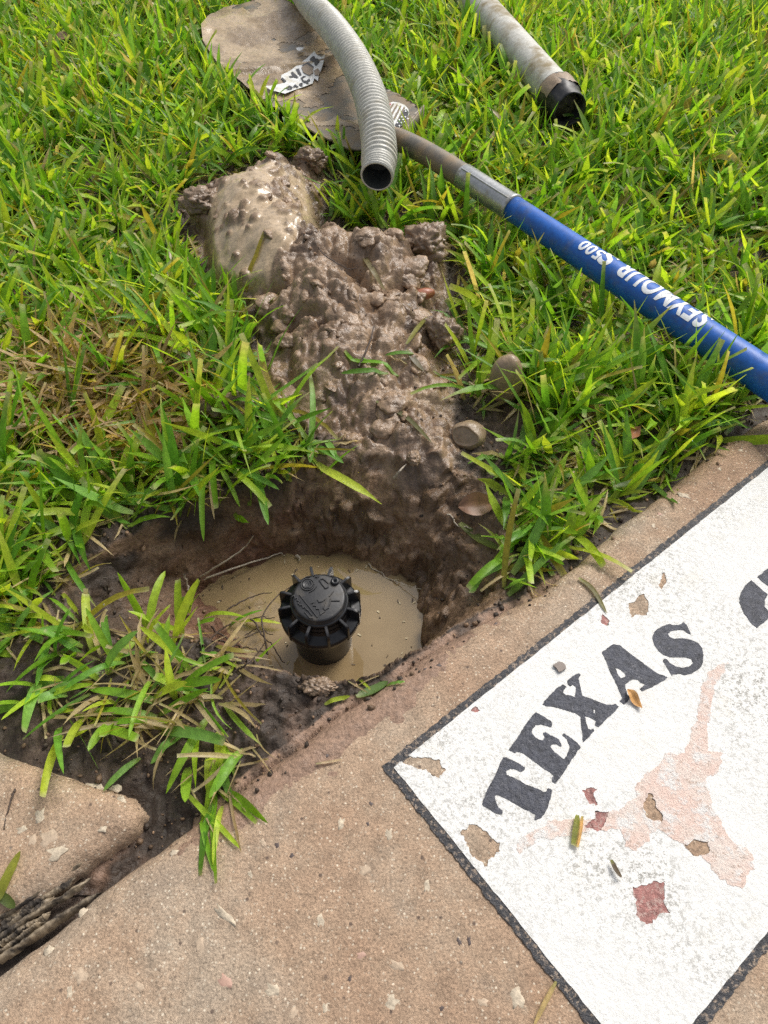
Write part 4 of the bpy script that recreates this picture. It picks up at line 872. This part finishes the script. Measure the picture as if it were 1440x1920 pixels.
def beside(x, y):
    p = np.stack([x, y], -1); d = sdf(x, y, BLADE); near = (d < -.004) & (d > -.03) & (y < NECK[1] + .42 - (x + .1) * 0 ) & (((p - NECK[:2]) @ BDIR[:2]) < -.02)
    a = B0[:2]; u = HD3[:2] / np.linalg.norm(HD3[:2]); lat = (p - a) @ np.array([u[1], -u[0]]); t = (p - a) @ u; near |= (np.abs(lat) > .02) & (np.abs(lat) < .036) & (t > -.2) & (t < .5) & (lat * np.sign(np.array([u[1], -u[0]]) @ np.array([0, -1.])) > 0)
    u = pd[:2] / np.linalg.norm(pd[:2]); q = p - pb[:2]; t = q @ u; lat = np.abs(q @ np.array([u[1], -u[0]])); near |= (t > -.3) & (t < .11) & (lat < .05)
    return near & grass_ok(x, y)
sets.append(lawn(620, (2, 4), r1, (-.4, .75), (.4, 1.7), (.045, .085), (.004, .0085), .03, .06, (-.35, .15), .3, beside))
GV = np.concatenate([s[0] for s in sets]); GC = np.concatenate([s[1] for s in sets])
gr = obj('grass', GV.reshape(-1, 3), blade_faces(len(GV)), LEAF, col=GC.reshape(-1, 4)); tag(gr, 'broad-bladed green lawn grass wet with dew', 'grass', kind='stuff')
th = lawn(7500, (2, 3), r1, (-1.1, 1.1), (0.28, 1.95), (.02, .06), (.0012, .0034), .55, .30, (.9, 1.45), .1, zoff=0.001)
o = obj('thatch', th[0].reshape(-1, 3), blade_faces(len(th[0])), LEAF, col=th[1].reshape(-1, 4)); tag(o, 'dry straw-coloured thatch between the grass blades', 'thatch', kind='stuff')
# dead brown turf on the lifted edge left of the hole
DEAD2 = GP([(-60, 1010), (90, 1000), (120, 1050), (90, 1110), (-60, 1110)]); DEAD3 = GP([(150, 1200), (330, 1170), (440, 1230), (420, 1330), (480, 1400), (430, 1450), (360, 1400), (200, 1350), (60, 1330)])
okd = lambda x, y: (sdf(x, y, DEADP) > 0) | (sdf(x, y, DEAD2) > 0) | (sdf(x, y, DEAD3) > 0)
th = lawn(620, (2, 3), r1, (-.45, 0.0), (.14, .75), (.02, .06), (.0012, .0042), .72, .16, (.5, 1.4), .2, okd, .002)
o = obj('dead_turf', th[0].reshape(-1, 3), blade_faces(len(th[0])), LEAF, col=th[1].reshape(-1, 4)); tag(o, 'brown dead grass matted on the lifted turf left of the hole', 'dead grass', kind='stuff')
okd1 = lambda x, y: (sdf(x, y, DEADP) + .02 * fbm(x, y, 30, 2, 9) > 0)
YG = STR_.copy(); STR_[:] = (.50, .36, .20)
th = lawn(950, (2, 4), r1, (-.45, 0.0), (.3, .85), (.025, .07), (.0016, .0058), .70, .22, (.4, 1.4), .2, okd1, .002); STR_[:] = YG
o = obj('dead_turf', th[0].reshape(-1, 3), blade_faces(len(th[0])), LEAF, col=th[1].reshape(-1, 4)); tag(o, 'brown withered leaf sheaths on the turned-up turf at left centre', 'dead grass', kind='stuff')
# dew
bm = bmesh.new(); bmesh.ops.create_icosphere(bm, subdivisions=1, radius=1); iv = np.array([v.co for v in bm.verts]); iF = np.array([[v.index for v in f.verts] for f in bm.faces]); bm.free()
nd = 5000; bi = r1.integers(0, len(sets[0][0]), nd); ki = r1.integers(2, NS, nd); si = r1.random(nd)
A_l, A_c = sets[0][0][bi, ki, 0], sets[0][0][bi, ki, 1]; dp = A_l * si[:, None] + A_c * (1 - si[:, None]) + np.array([0, 0, .0004]); dr_ = r1.uniform(.0003, .0008, nd)
DV = (dp[:, None] + iv[None] * dr_[:, None, None]).reshape(-1, 3); DF = (iF[None] + (np.arange(nd) * len(iv))[:, None, None]).reshape(-1, 3)
o = obj('dew', DV, DF, DEW); tag(o, 'tiny dew drops on the grass blades', 'dew', kind='stuff')

# single blades and tufts that can be told apart
def ribbon(pts, W, name, parent=None, base=None, cut=False, fold=.3, r=r1, col=None, dz=None, twist=0.0, n=NS * 2):
    P = catmull(pts, n + 1); T = np.gradient(P, axis=0); T /= np.linalg.norm(T, axis=1)[:, None]
    up = np.array([0, 0, 1.0]); S = np.cross(T, up); nr = np.linalg.norm(S, axis=1)[:, None]; S = np.where(nr > .05, S / (nr + 1e-9), np.array([1.0, 0, 0])); Nn = np.cross(S, T)
    ts = np.linspace(0, 1, n + 1); ph = twist * ts; S = S * np.cos(ph)[:, None] + Nn * np.sin(ph)[:, None]; Nn = np.cross(S, T)
    w = W / 2 * np.interp(ts, [0, .12, .4, .75, .93, 1], [.45, .8, 1, .85, .5, .04] if not cut else [.5, .8, 1, .95, .88, .8])
    V = np.stack([P - S * w[:, None], P - Nn * (w * fold)[:, None], P + S * w[:, None]], 1)
    i = (np.arange(n)[:, None] * 3 + np.arange(2)[None]); F = np.stack([i, i + 1, i + 4, i + 3], -1).reshape(-1, 4)
    c = np.array(col if col is not None else GREENS[r.integers(0, 6)] * r.uniform(.9, 1.25)); C = np.repeat(c[None], n + 1, 0)
    wb_ = np.clip(1 - ts / .25, 0, 1)[:, None] * .7; C = C * (1 - wb_) + PALE * wb_
    if cut: C[-1] = C[-1] * .3 + np.array((.5, .48, .28)) * .7
    C = np.repeat(C[:, None], 3, 1); C[:, 1] *= 1.12
    off = np.array(parent.location) if parent is not None else 0
    return obj(name, V.reshape(-1, 3) - off, F, LEAF, parent, True, np.concatenate([C, np.ones(C.shape[:2] + (1,))], -1).reshape(-1, 4))
def fall(p0, az, L, rise, W, r):
    """a path that rises from p0 then droops onto whatever lies below"""
    pts = [p0]; th_ = rise; p = np.array(p0, float); k = 7
    dth = r.uniform(.02, .2)
    for i in range(k):
        p = p + (L / k) * np.array([math.cos(az) * math.cos(th_), math.sin(az) * math.cos(th_), math.sin(th_)]); th_ -= dth
        p[2] = max(p[2], max(float(surf(p[0], p[1])), ZW) + .002 + .001 * (i % 2)); pts.append(p.copy())
    return pts
def tuft(px, py, n, label, L=(.022, .06), W=(.004, .008), rise=(.3, 1.35), azc=None, azs=9, dead=.25, seed=0, spread=.012):
    r = np.random.default_rng(seed); p = sf(px, py); t = thing('grass_tuft', label, 'grass tuft', tuple(p), 'grass tufts by the hole and slab')
    n = int(n * .95) if py < 1100 or px > 560 else int(n * .62)
    for k in range(n):
        az = r.uniform(0, 6.283) if azc is None else azc + r.uniform(-azs, azs)
        b = p + np.array([r.normal(0, spread), r.normal(0, spread * .8), 0]); b[2] = max(float(surf(b[0], b[1])), ZW) + .001
        u = r.random(); straw = u < dead * .65
        pts = fall(b, az, r.uniform(*L) * (.75 if straw else 1), r.uniform(*rise) * (.4 if straw else 1), 0, r)
        ribbon(pts, r.uniform(*W) * (.35 if straw else 1), 'straw' if straw else 'blade', t, cut=r.random() < .35, r=r, twist=r.normal(0, .7), col=(STR_ * r.uniform(.6, 1.15) if straw else None))
    return t
PI = math.pi
tuft(30, 1180, 26, 'thick green grass tuft at the left edge below the black soil', seed=1, L=(.03, .07))
tuft(120, 1215, 20, 'grass tuft with broad blades left of the upright blades by the hole', seed=2)
tuft(215, 1255, 22, 'dense grass tuft with mixed straw left of the sprinkler', seed=3, dead=.35)
tuft(300, 1190, 14, 'tuft with tall upright broad blades at the left rim of the hole', seed=4, rise=(.9, 1.5), L=(.035, .062), W=(.005, .0085), dead=.15)
tuft(385, 1165, 14, 'thin yellowish grass tuft leaning over the water toward the sprinkler', seed=5, azc=.4, azs=1.0, dead=.4, W=(.0035, .006))
tuft(75, 1300, 20, 'low grass tuft above the left slab wedge', seed=6, azc=-1.2, azs=1.6)
tuft(330, 1290, 22, 'straw-filled grass tuft on the soil ridge below the hole', seed=7, dead=.45)
tuft(165, 1340, 12, 'small grass tuft just above the pink silt by the left slab', seed=8, azc=-1.0, azs=1.2, dead=.3)
tuft(300, 1330, 12, 'grass tuft with blades spread flat over pink silt', seed=9, rise=(.1, .7), L=(.03, .06), azc=-1.6, azs=1.9)
tuft(425, 1400, 24, 'straw and grass tuft lying on the slab edge', seed=10, dead=.45, azc=-1.2, azs=1.5, rise=(.1, .8), L=(.03, .06))
tuft(408, 1470, 19, 'grass tuft with long blades hanging onto the slab below', seed=11, azc=-1.25, azs=.75, rise=(.1, .6), L=(.04, .078), W=(.0035, .0068), dead=.25)
tuft(225, 1440, 3, 'tiny grass sprig beside the tip of the slab wedge', seed=12, azc=-1.8, azs=.9, L=(.025, .045), dead=0)
tuft(470, 1245, 8, 'few yellowish grass stems over muddy bank left of the sprinkler', seed=13, dead=.5, W=(.003, .005), L=(.03, .05), azc=-.3, azs=1.2)
tuft(640, 1282, 6, 'short pale sprig on the mud in front of the sprinkler', seed=14, dead=.5, W=(.002, .004), L=(.012, .025), azc=-.4, azs=1.0, rise=(.1, .5))
tuft(955, 1050, 12, 'grass tuft with dry stalks at the right rim of the hole', seed=15, dead=.45, L=(.03, .055), azc=-1.9, azs=1.5, rise=(.1, .9))
tuft(1010, 1000, 14, 'bright green grass tuft over the slab edge right of the hole', seed=16, dead=.1, azc=-1.4, azs=1.4, rise=(.2, .9), L=(.03, .055))
tuft(420, 870, 9, 'long drooping grass blades hanging into the hole from its upper left rim', seed=17, azc=-1.0, azs=.7, rise=(.1, .7), L=(.05, .09), dead=.1)
tuft(600, 830, 8, 'few grass blades half buried at the foot of the mud heap', seed=18, azc=-1.6, azs=1.0, rise=(.1, .6), L=(.025, .05), dead=.2)
tuft(498, 230, 16, 'upright green tuft in front of the muddy end of the shovel blade', seed=21, rise=(1.1, 1.55), L=(.04, .07), dead=.08, spread=.014)
tuft(558, 272, 14, 'upright green tuft between the shovel blade and the top of the heap', seed=22, rise=(1.1, 1.55), L=(.035, .065), dead=.15, spread=.012)
tuft(640, 305, 16, 'upright green tuft just left of the hose opening', seed=23, rise=(1.0, 1.5), L=(.035, .06), dead=.15, spread=.014)
tuft(745, 365, 14, 'tall bright tuft just in front of the hose opening', seed=24, rise=(1.1, 1.55), L=(.04, .065), dead=.1, spread=.014)
tuft(436, 196, 12, 'upright tuft standing against the left edge of the shovel blade', seed=25, rise=(1.1, 1.55), L=(.04, .075), dead=.08, spread=.012)
tuft(1082, 232, 34, 'yellowish tuft growing in front of the black pipe coupling', seed=26, rise=(.9, 1.5), L=(.03, .06), dead=.3, spread=.012)
tuft(740, 700, 6, 'sparse grass blades lying on the middle of the mud heap', seed=19, rise=(.0, .4), L=(.025, .05), dead=.2, W=(.003, .006))

def loose(name, label, cat, pts, W, col=None, dz=.0025, cut=False, group=None, lift=0.0, tw=0.0):
    P = [sf(a, b, dz + lift * (k % 2)) for k, (a, b) in enumerate(pts)]; o = ribbon(P, W, name, None, col=col, cut=cut, twist=tw, fold=.25); tag(o, label, cat, group); return o
loose('grass_clipping', 'broad pale-edged grass blade lying on the right wall of the hole', 'grass blade', [(862, 980), (900, 1010), (942, 1032)], .0085, (.13, .17, .03), .004)
loose('grass_clipping', 'single grass blade lying across the black border line', 'grass blade', [(1085, 1083), (1112, 1105), (1138, 1150)], .004, (.16, .15, .05))
loose('grass_clipping', 'short cut grass blade lying on the left horn of the emblem', 'grass blade', [(1083, 1528), (1080, 1555), (1076, 1585)], .0042, (.20, .22, .04), .0045, True)
loose('straw_piece', 'orange straw sliver beside the grass blade on the emblem', 'straw', [(1092, 1530), (1088, 1558), (1082, 1588)], .0024, (.6, .36, .14), .0045, True)
loose('grass_clipping', 'short green grass blade lying on the slab edge in front of the sprinkler', 'grass blade', [(668, 1305), (700, 1292), (728, 1277)], .0065, (.10, .19, .03), .003)
loose('grass_clipping', 'yellow-green blade standing on the slab at the far left edge', 'grass blade', [(-6, 1690), (10, 1650), (38, 1595)], .0065, (.24, .27, .04), .004)
loose('grass_clipping', 'dull green blade pointing down at the far left edge', 'grass blade', [(-8, 1672), (12, 1688), (28, 1702)], .006, (.09, .13, .03), .003)
loose('grass_clipping', 'pale muddy grass blade pressed into the heap below the hose', 'grass blade', [(665, 455), (695, 500), (722, 545)], .006, (.24, .21, .11), .004)
loose('grass_clipping', 'yellow grass blade bent over the right part of the heap', 'grass blade', [(762, 645), (785, 612), (806, 590)], .005, (.25, .25, .05), .006)
loose('grass_clipping', 'grey muddy grass blade in the lower right of the heap', 'grass blade', [(762, 655), (782, 680), (795, 695)], .006, (.26, .24, .18), .005)
loose('grass_clipping', 'long grass blade lying over the mud left of the round stone', 'grass blade', [(705, 752), (760, 780), (810, 830)], .005, (.13, .13, .04), .006)
loose('grass_clipping', 'green blade reaching over the slab edge at the far right', 'grass blade', [(1262, 822), (1310, 830), (1370, 845)], .0055, (.11, .2, .03), .006)
loose('grass_clipping', 'upper short green blade over the dark soil at the far right', 'grass blade', [(1262, 818), (1290, 812), (1316, 805)], .005, (.14, .22, .03), .012)
loose('grass_clipping', 'green blade drooping onto the slab beside the pale pebble', 'grass blade', [(1205, 885), (1235, 918), (1272, 945)], .006, (.10, .2, .03), .006)
loose('grass_clipping', 'short blade crossing the slab edge above the border line', 'grass blade', [(1150, 912), (1180, 905), (1235, 880)], .0055, (.12, .2, .03), .012)
loose('straw_piece', 'thin dry straw lying over the lower border line', 'straw', [(1043, 1840), (1022, 1880), (1000, 1925)], .0028, (.48, .38, .18), .004)
loose('straw_piece', 'dark bark sliver lying on the white field below the emblem', 'bark', [(1146, 1612), (1155, 1630), (1166, 1646)], .0030, (.10, .075, .06), .005)
loose('straw_piece', 'pale straw on the slab below the painted corner', 'straw', [(592, 1432), (618, 1428), (642, 1424)], .0016, (.52, .42, .28), .002)
loose('straw_piece', 'dry brown stalk hanging in the dark gap at the right rim', 'straw', [(962, 1045), (942, 1070), (922, 1098)], .0035, (.36, .24, .13), .006)
# dead leaves
def leaf(px, py, L, W, rot, mat, name, label, tilt=0.0, curl=.25, dz=.004):
    p = sf(px, py, dz); n = 14; us = np.linspace(0, 1, n); vs = np.linspace(-1, 1, 7); u, v = np.meshgrid(us, vs)
    w = W / 2 * np.sin(np.pi * np.clip(u, 0.01, 1) ** .85) ** .8; x = (u - .5) * L; y = v * w; z = curl * (y ** 2) / W * 2 + .0015 * np.sin(u * 7) - .0012 * np.exp(-(v / .12) ** 2)
    V = np.stack([x, y, z], -1).reshape(-1, 3); i = (np.arange(6)[:, None] * n + np.arange(n - 1)[None]); Q = np.stack([i, i + 1, i + n + 1, i + n], -1).reshape(-1, 4)
    o = obj(name, V, Q, mat); o.location = p; o.rotation_euler = (tilt, 0, rot); tag(o, label, 'leaf'); return o
leaf(897, 945, .036, .021, .15, DRYLEAF, 'dead_leaf', 'oval brown dead leaf at the upper right of the hole', math.radians(30), .3, .011)
leaf(1190, 1310, .016, .007, -1.1, ORLEAF, 'dead_leaf', 'small orange-brown dry leaf below the letter A', 0, .3, .004)
o = flat('dead_leaf', GP(ZO([(268, 120), (300, 95), (350, 72), (400, 90), (435, 130), (440, 165), (400, 198), (345, 208), (320, 160)], 1000, 1230, 7.2), .0035), [], .0035, m_plain('grey_leaf', (.15, .115, .095), .5, .3), None, .0004, .0012, 91, .001); tag(o, 'small grey-brown leaf flake above the letter X', 'leaf')
leaf(1188, 812, .022, .012, .8, m_plain('rust_leaf', (.30, .12, .06), .5, .3), 'dead_leaf', 'rust-coloured leaf in the grass above the slab edge', .2, .5, .02)
leaf(128, 72, .05, .028, .5, DRYLEAF, 'dead_leaf', 'dark brown leaf sunk in the grass at the upper left', .1, .4, .022)

# ------------------------------------------------------------------ stones and clods
def clod(name, label, cat, px, py, sx, sy, sz, mat, seed, amp=.18, lumpy=1, dz=0.0, rot=0, dent=None, taper=0.0):
    bm = bmesh.new(); bmesh.ops.create_icosphere(bm, subdivisions=5, radius=1); r = np.random.default_rng(seed); ph = r.uniform(0, 9, 9)
    V = np.array([v.co for v in bm.verts]); F = np.array([[v.index for v in f.verts] for f in bm.faces]); bm.free()
    from mathutils import noise as mn
    q_ = Vector(ph[:3]); d = np.array([1 + amp * (1.1 * mn.noise(Vector(v) * 1.1 + q_) + ((1.5 * abs(mn.noise(Vector(v) * 2.2 + q_)) + .8 * abs(mn.noise(Vector(v) * 5 + q_)) + .45 * abs(mn.noise(Vector(v) * 11 + q_)) - .6) if lumpy else .10 * mn.noise(Vector(v) * 5 + q_))) for v in V])
    V = V * d[:, None]
    if taper: V[:, 0] *= 1 - taper * V[:, 1]
    if dent is not None:
        q = V @ np.array(dent) / np.linalg.norm(dent); V -= (np.array(dent) / np.linalg.norm(dent))[None] * (np.clip(q - .72, 0, 1) * .95 + .10 * sstep(q, .74, .8))[:, None]
    V = V * np.array([sx, sy, sz]); c, s = math.cos(rot), math.sin(rot); V[:, :2] = V[:, :2] @ np.array([[c, s], [-s, c]])
    p = sf(px, py, dz); col = np.repeat(np.array([[.215, .147, .094, .30]]), len(V), 0); col[:, :3] *= (1 + .3 * fbm(V[:, 0] * 60, V[:, 1] * 60, 1, 3, seed))[:, None]
    o = obj(name, V, F, mat, None, True, col); o.location = (p[0], p[1], p[2] + sz * .45); tag(o, label, cat); return o
clod('stone', 'smooth tapered tan stone standing in the grass right of the heap', 'stone', 945, 728, .0165, .0160, .029, STONE, 3, .12, 0, dz=.010, taper=.22)
clod('stone', 'rounded muddy stone with a dished face at the lower right of the heap', 'stone', 878, 826, .0165, .015, .015, STONE, 8, .14, 0, dent=(-.45, -.75, .55))
clod('stone', 'small reddish stone chip on the right side of the heap', 'stone', 795, 555, .0125, .007, .006, REDSTONE, 5, .12, 0, rot=.3, dz=.004)
clod('mud_clod', 'small mud clod in the grass left of the heap', 'mud clod', 350, 690, .012, .011, .010, MUD, 11, .3, dz=.006)
clod('mud_clod', 'jagged flat mud clod by the lower left of the heap', 'mud clod', 425, 768, .026, .016, .011, MUD, 12, .34, dz=.004)
clod('mud_clod', 'pinkish mud clod at the top of the heap under the shovel', 'mud clod', 585, 308, .019, .017, .014, MUD, 13, .35, dz=.003)
clod('mud_clod', 'brown mud clod at the far upper left corner of the heap', 'mud clod', 375, 385, .024, .018, .014, MUD, 14, .3)
clod('mud_clod', 'dark mud clod at the right shoulder of the heap', 'mud clod', 800, 470, .026, .024, .020, MUD, 15, .28)
clod('mud_clod', 'rough mud clod on the right edge of the heap', 'mud clod', 832, 635, .017, .018, .016, MUD, 16, .28)
clod('mud_clod', 'little mud clod beside the pale sprig in front of the sprinkler', 'mud clod', 600, 1290, .012, .006, .005, MUD, 17, .4)
clod('mud_clod', 'oval mud pebble above the far wall of the hole', 'mud clod', 776, 862, .006, .008, .006, MUD, 18, .2)

from mathutils import noise as mn
LM = []
for k in range(6):
    bm = bmesh.new(); bmesh.ops.create_icosphere(bm, subdivisions=4, radius=1); V = np.array([v.co for v in bm.verts]); F = np.array([[v.index for v in f.verts] for f in bm.faces]); bm.free(); q_ = Vector((k * 7.3, k * 3.1, 1.7))
    d = np.array([1 + .45 * mn.noise(Vector(v) * 1.0 + q_) + .30 * abs(mn.noise(Vector(v) * 2.4 + q_)) + .12 * abs(mn.noise(Vector(v) * 5.5 + q_)) + .05 * abs(mn.noise(Vector(v) * 12 + q_)) for v in V])
    c = np.array((.240, .162, .102)) * (.85 + .06 * k); col = np.repeat(np.array([[*c, .30 + .03 * (k % 3)]]), len(V), 0); col[:, :3] *= (1 + .25 * (d - d.mean()) / d.std() * .6)[:, None]
    LM.append(mesh_np('mud_lump', V * d[:, None], F, MUD, True, col))
rl = np.random.default_rng(77); nl = 0
xs, ys = rl.uniform(mx0, mx1, 4000), rl.uniform(my0, my1, 4000); okl = (sdf(xs, ys, MOUND) > .006)
for x, y in zip(xs[okl], ys[okl]):
    if nl >= 75: break
    if (x - STN2[0]) ** 2 + (y - STN2[1]) ** 2 < .03 ** 2 or y < RIM[:, 1].max() + .012: continue
    insl = float(sdf(np.array([x]), np.array([y]), SLURRY)[0]) > 0
    if insl and rl.random() < .55: continue
    r = rl.uniform(.003, .0085) if insl else .0045 + .0125 * rl.random() ** 1.8
    o = link('mud_lump', LM[rl.integers(0, 6)], heap); o.location = (x, y, float(surf(x, y)) - r * (.15 if insl else .35)); o.scale = (r * rl.uniform(.8, 1.3), r * rl.uniform(.8, 1.2), r * rl.uniform(.42, .7)); o.rotation_euler = (rl.uniform(-.4, .4), rl.uniform(-.4, .4), rl.uniform(0, 6.3)); nl += 1
# ------------------------------------------------------------------ roots
def root(pts, rad, mat, label, group, lifts=None):
    P = [sf(a, b, (lifts[k] if lifts else .002)) for k, (a, b) in enumerate(pts)]
    c = catmull(P, 30); c = c + np.stack([fbm(np.arange(30) * 1.0, np.zeros(30), .4, 2, int(pts[0][0])) * .0012] * 3, -1); V, Q = sweep(c, np.linspace(rad, rad * .45, 30), 6)
    o = obj('root', rel(V, type('o', (), {'location': P[0]})()), Q, mat); o.location = P[0]; tag(o, label, 'root', group); return o
gl = 'thin dark root tangled over the water left of the sprinkler'; gg = 'dark roots left of the sprinkler'
for pts in [[(500, 1230), (492, 1160), (520, 1118), (560, 1090)], [(380, 1210), (430, 1170), (480, 1160), (515, 1158)], [(395, 1175), (440, 1200), (485, 1185), (512, 1190)], [(470, 1160), (500, 1200), (532, 1245)], [(420, 1230), (455, 1195), (490, 1172)],
            [(430, 1140), (470, 1120), (510, 1110)], [(410, 1200), (460, 1215), (505, 1225)], [(440, 1260), (475, 1235), (500, 1200)]]:
    root(pts, .0009, ROOT, gl, gg, [.006 + .008 * random.random() for _ in pts])
root([(358, 1098), (430, 1068), (512, 1042), (530, 1040)], .0012, PALEROOT, 'long pale root along the upper left waterline', None, [.002] * 4)
root([(360, 1092), (410, 1060), (455, 1030), (475, 1005)], .0010, PALEROOT, 'pale root climbing the left wall of the hole', None)
root([(690, 1058), (740, 1090), (790, 1105)], .0007, PALEROOT, 'pale root along the right waterline', None, [.0015] * 3)
root([(555, 1042), (562, 1046), (560, 1052)], .0011, PALEROOT, 'short curled white root at the far waterline', None, [.003] * 3)
root([(345, 1078), (352, 1100), (356, 1128)], .0012, PALEROOT, 'grey twig standing at the left end of the water', None, [.012, .006, .003])
root([(738, 898), (748, 885), (762, 870)], .0014, PALEROOT, 'short pale twig on the far wall of the hole', None)
root([(672, 688), (690, 650), (702, 610)], .0013, ROOT, 'dark twig in a crack of the heap', None, [.004] * 3)
root([(585, 420), (600, 470), (640, 500), (670, 505)], .0008, ROOT, 'fine dark root curling across the heap', None, [.005] * 4)
root([(305, 430), (318, 470), (314, 520)], .003, PALEROOT, 'grey-brown twig in the grass left of the heap', None, [.02] * 3)
root([(840, 962), (860, 985), (885, 990)], .0008, PALEROOT, 'thin pale root on the right wall of the hole', None)
root([(30, 1478), (20, 1500), (8, 1555)], .0009, ROOT, 'thin black line for the crack in the left slab wedge', None, [.0005] * 3)  # crack in the slab, modelled as a thin black tube laid on top

# ------------------------------------------------------------------ loose crumbs of soil
bm = bmesh.new(); bmesh.ops.create_icosphere(bm, subdivisions=1, radius=1); iv = np.array([v.co for v in bm.verts]); iF = np.array([[v.index for v in f.verts] for f in bm.faces]); bm.free()
rc = np.random.default_rng(5); nc = 17000; x = rc.uniform(-.36, .5, nc); y = rc.uniform(.12, 1.0, nc)
d1, d2, dm_, dr_, dw_ = sdf(x, y, SLAB), sdf(x, y, SLAB2), sdf(x, y, MOUND), sdf(x, y, RIM), sdf(x, y, WATERP)
inb = (sdf(x, y, BARE) > -.012) | (sdf(x, y, STRIP) > -.01)
k = inb & (d1 < .006 + .012 * rc.random(nc) ** 3) & (d2 < .004) & (dw_ < -.006) & ((dr_ < 0.0) | (rc.random(nc) < .25)) & ((dm_ < 0) | (rc.random(nc) < .12)) & (sdf(x, y, SLURRY) < 0)
x, y = x[k], y[k]; n = len(x); rr_ = rc.uniform(.0005, .0022, n) * (0.5 + rc.random(n) ** 3)
jit = 1 + .45 * (rc.random((n, len(iv), 1)) - .5); Vc = np.stack([x, y, surf(x, y) + rr_ * .3], -1)[:, None] + iv[None] * jit * rr_[:, None, None] * rc.uniform(.6, 1.3, (n, 1, 3))
cb = np.where((rc.random(n) < .55)[:, None], DARK * 1.3, BROWN) * rc.uniform(.6, 1.6, (n, 1)); Cc = np.repeat(np.hstack([cb, np.full((n, 1), .5)])[:, None], len(iv), 1)
o = obj('soil_crumbs', Vc.reshape(-1, 3), (iF[None] + (np.arange(n) * len(iv))[:, None, None]).reshape(-1, 3), SOIL, None, False, Cc.reshape(-1, 4)); tag(o, 'loose dark crumbs of soil scattered round the hole', 'soil', kind='stuff')

# ------------------------------------------------------------------ bits floating on the water
nb = 90; ang = rc.uniform(0, 6.283, nb); ed = WATERP[rc.integers(0, len(WATERP), nb)]; ctr = WATERP.mean(0); f = np.where(rc.random(nb) < .6, rc.uniform(.8, 1.0, nb), rc.uniform(.2, .9, nb))[:, None]
p = ctr + (ed - ctr) * f + rc.normal(0, .008, (nb, 2)); L = rc.uniform(.0008, .0045, nb); w = rc.uniform(.0003, .0008, nb); c, s_ = np.cos(ang), np.sin(ang)
V = []; 
for i in range(nb):
    for a, b in ((-1, -1), (1, -1), (1, 1), (-1, 1)): V.append((p[i, 0] + c[i] * a * L[i] / 2 - s_[i] * b * w[i], p[i, 1] + s_[i] * a * L[i] / 2 + c[i] * b * w[i], ZW + .0006 + .0003 * (a > 0)))
cc = np.repeat(np.hstack([np.where((rc.random(nb) < .5)[:, None], np.array([[.5, .42, .27]]), np.array([[.10, .07, .045]])), np.full((nb, 1), .5)]), 4, 0)
o = obj('floating_debris', V, np.arange(nb * 4).reshape(-1, 4), SOIL, None, False, cc); tag(o, 'tiny flecks of straw and bark floating on the muddy water', 'debris', kind='stuff')
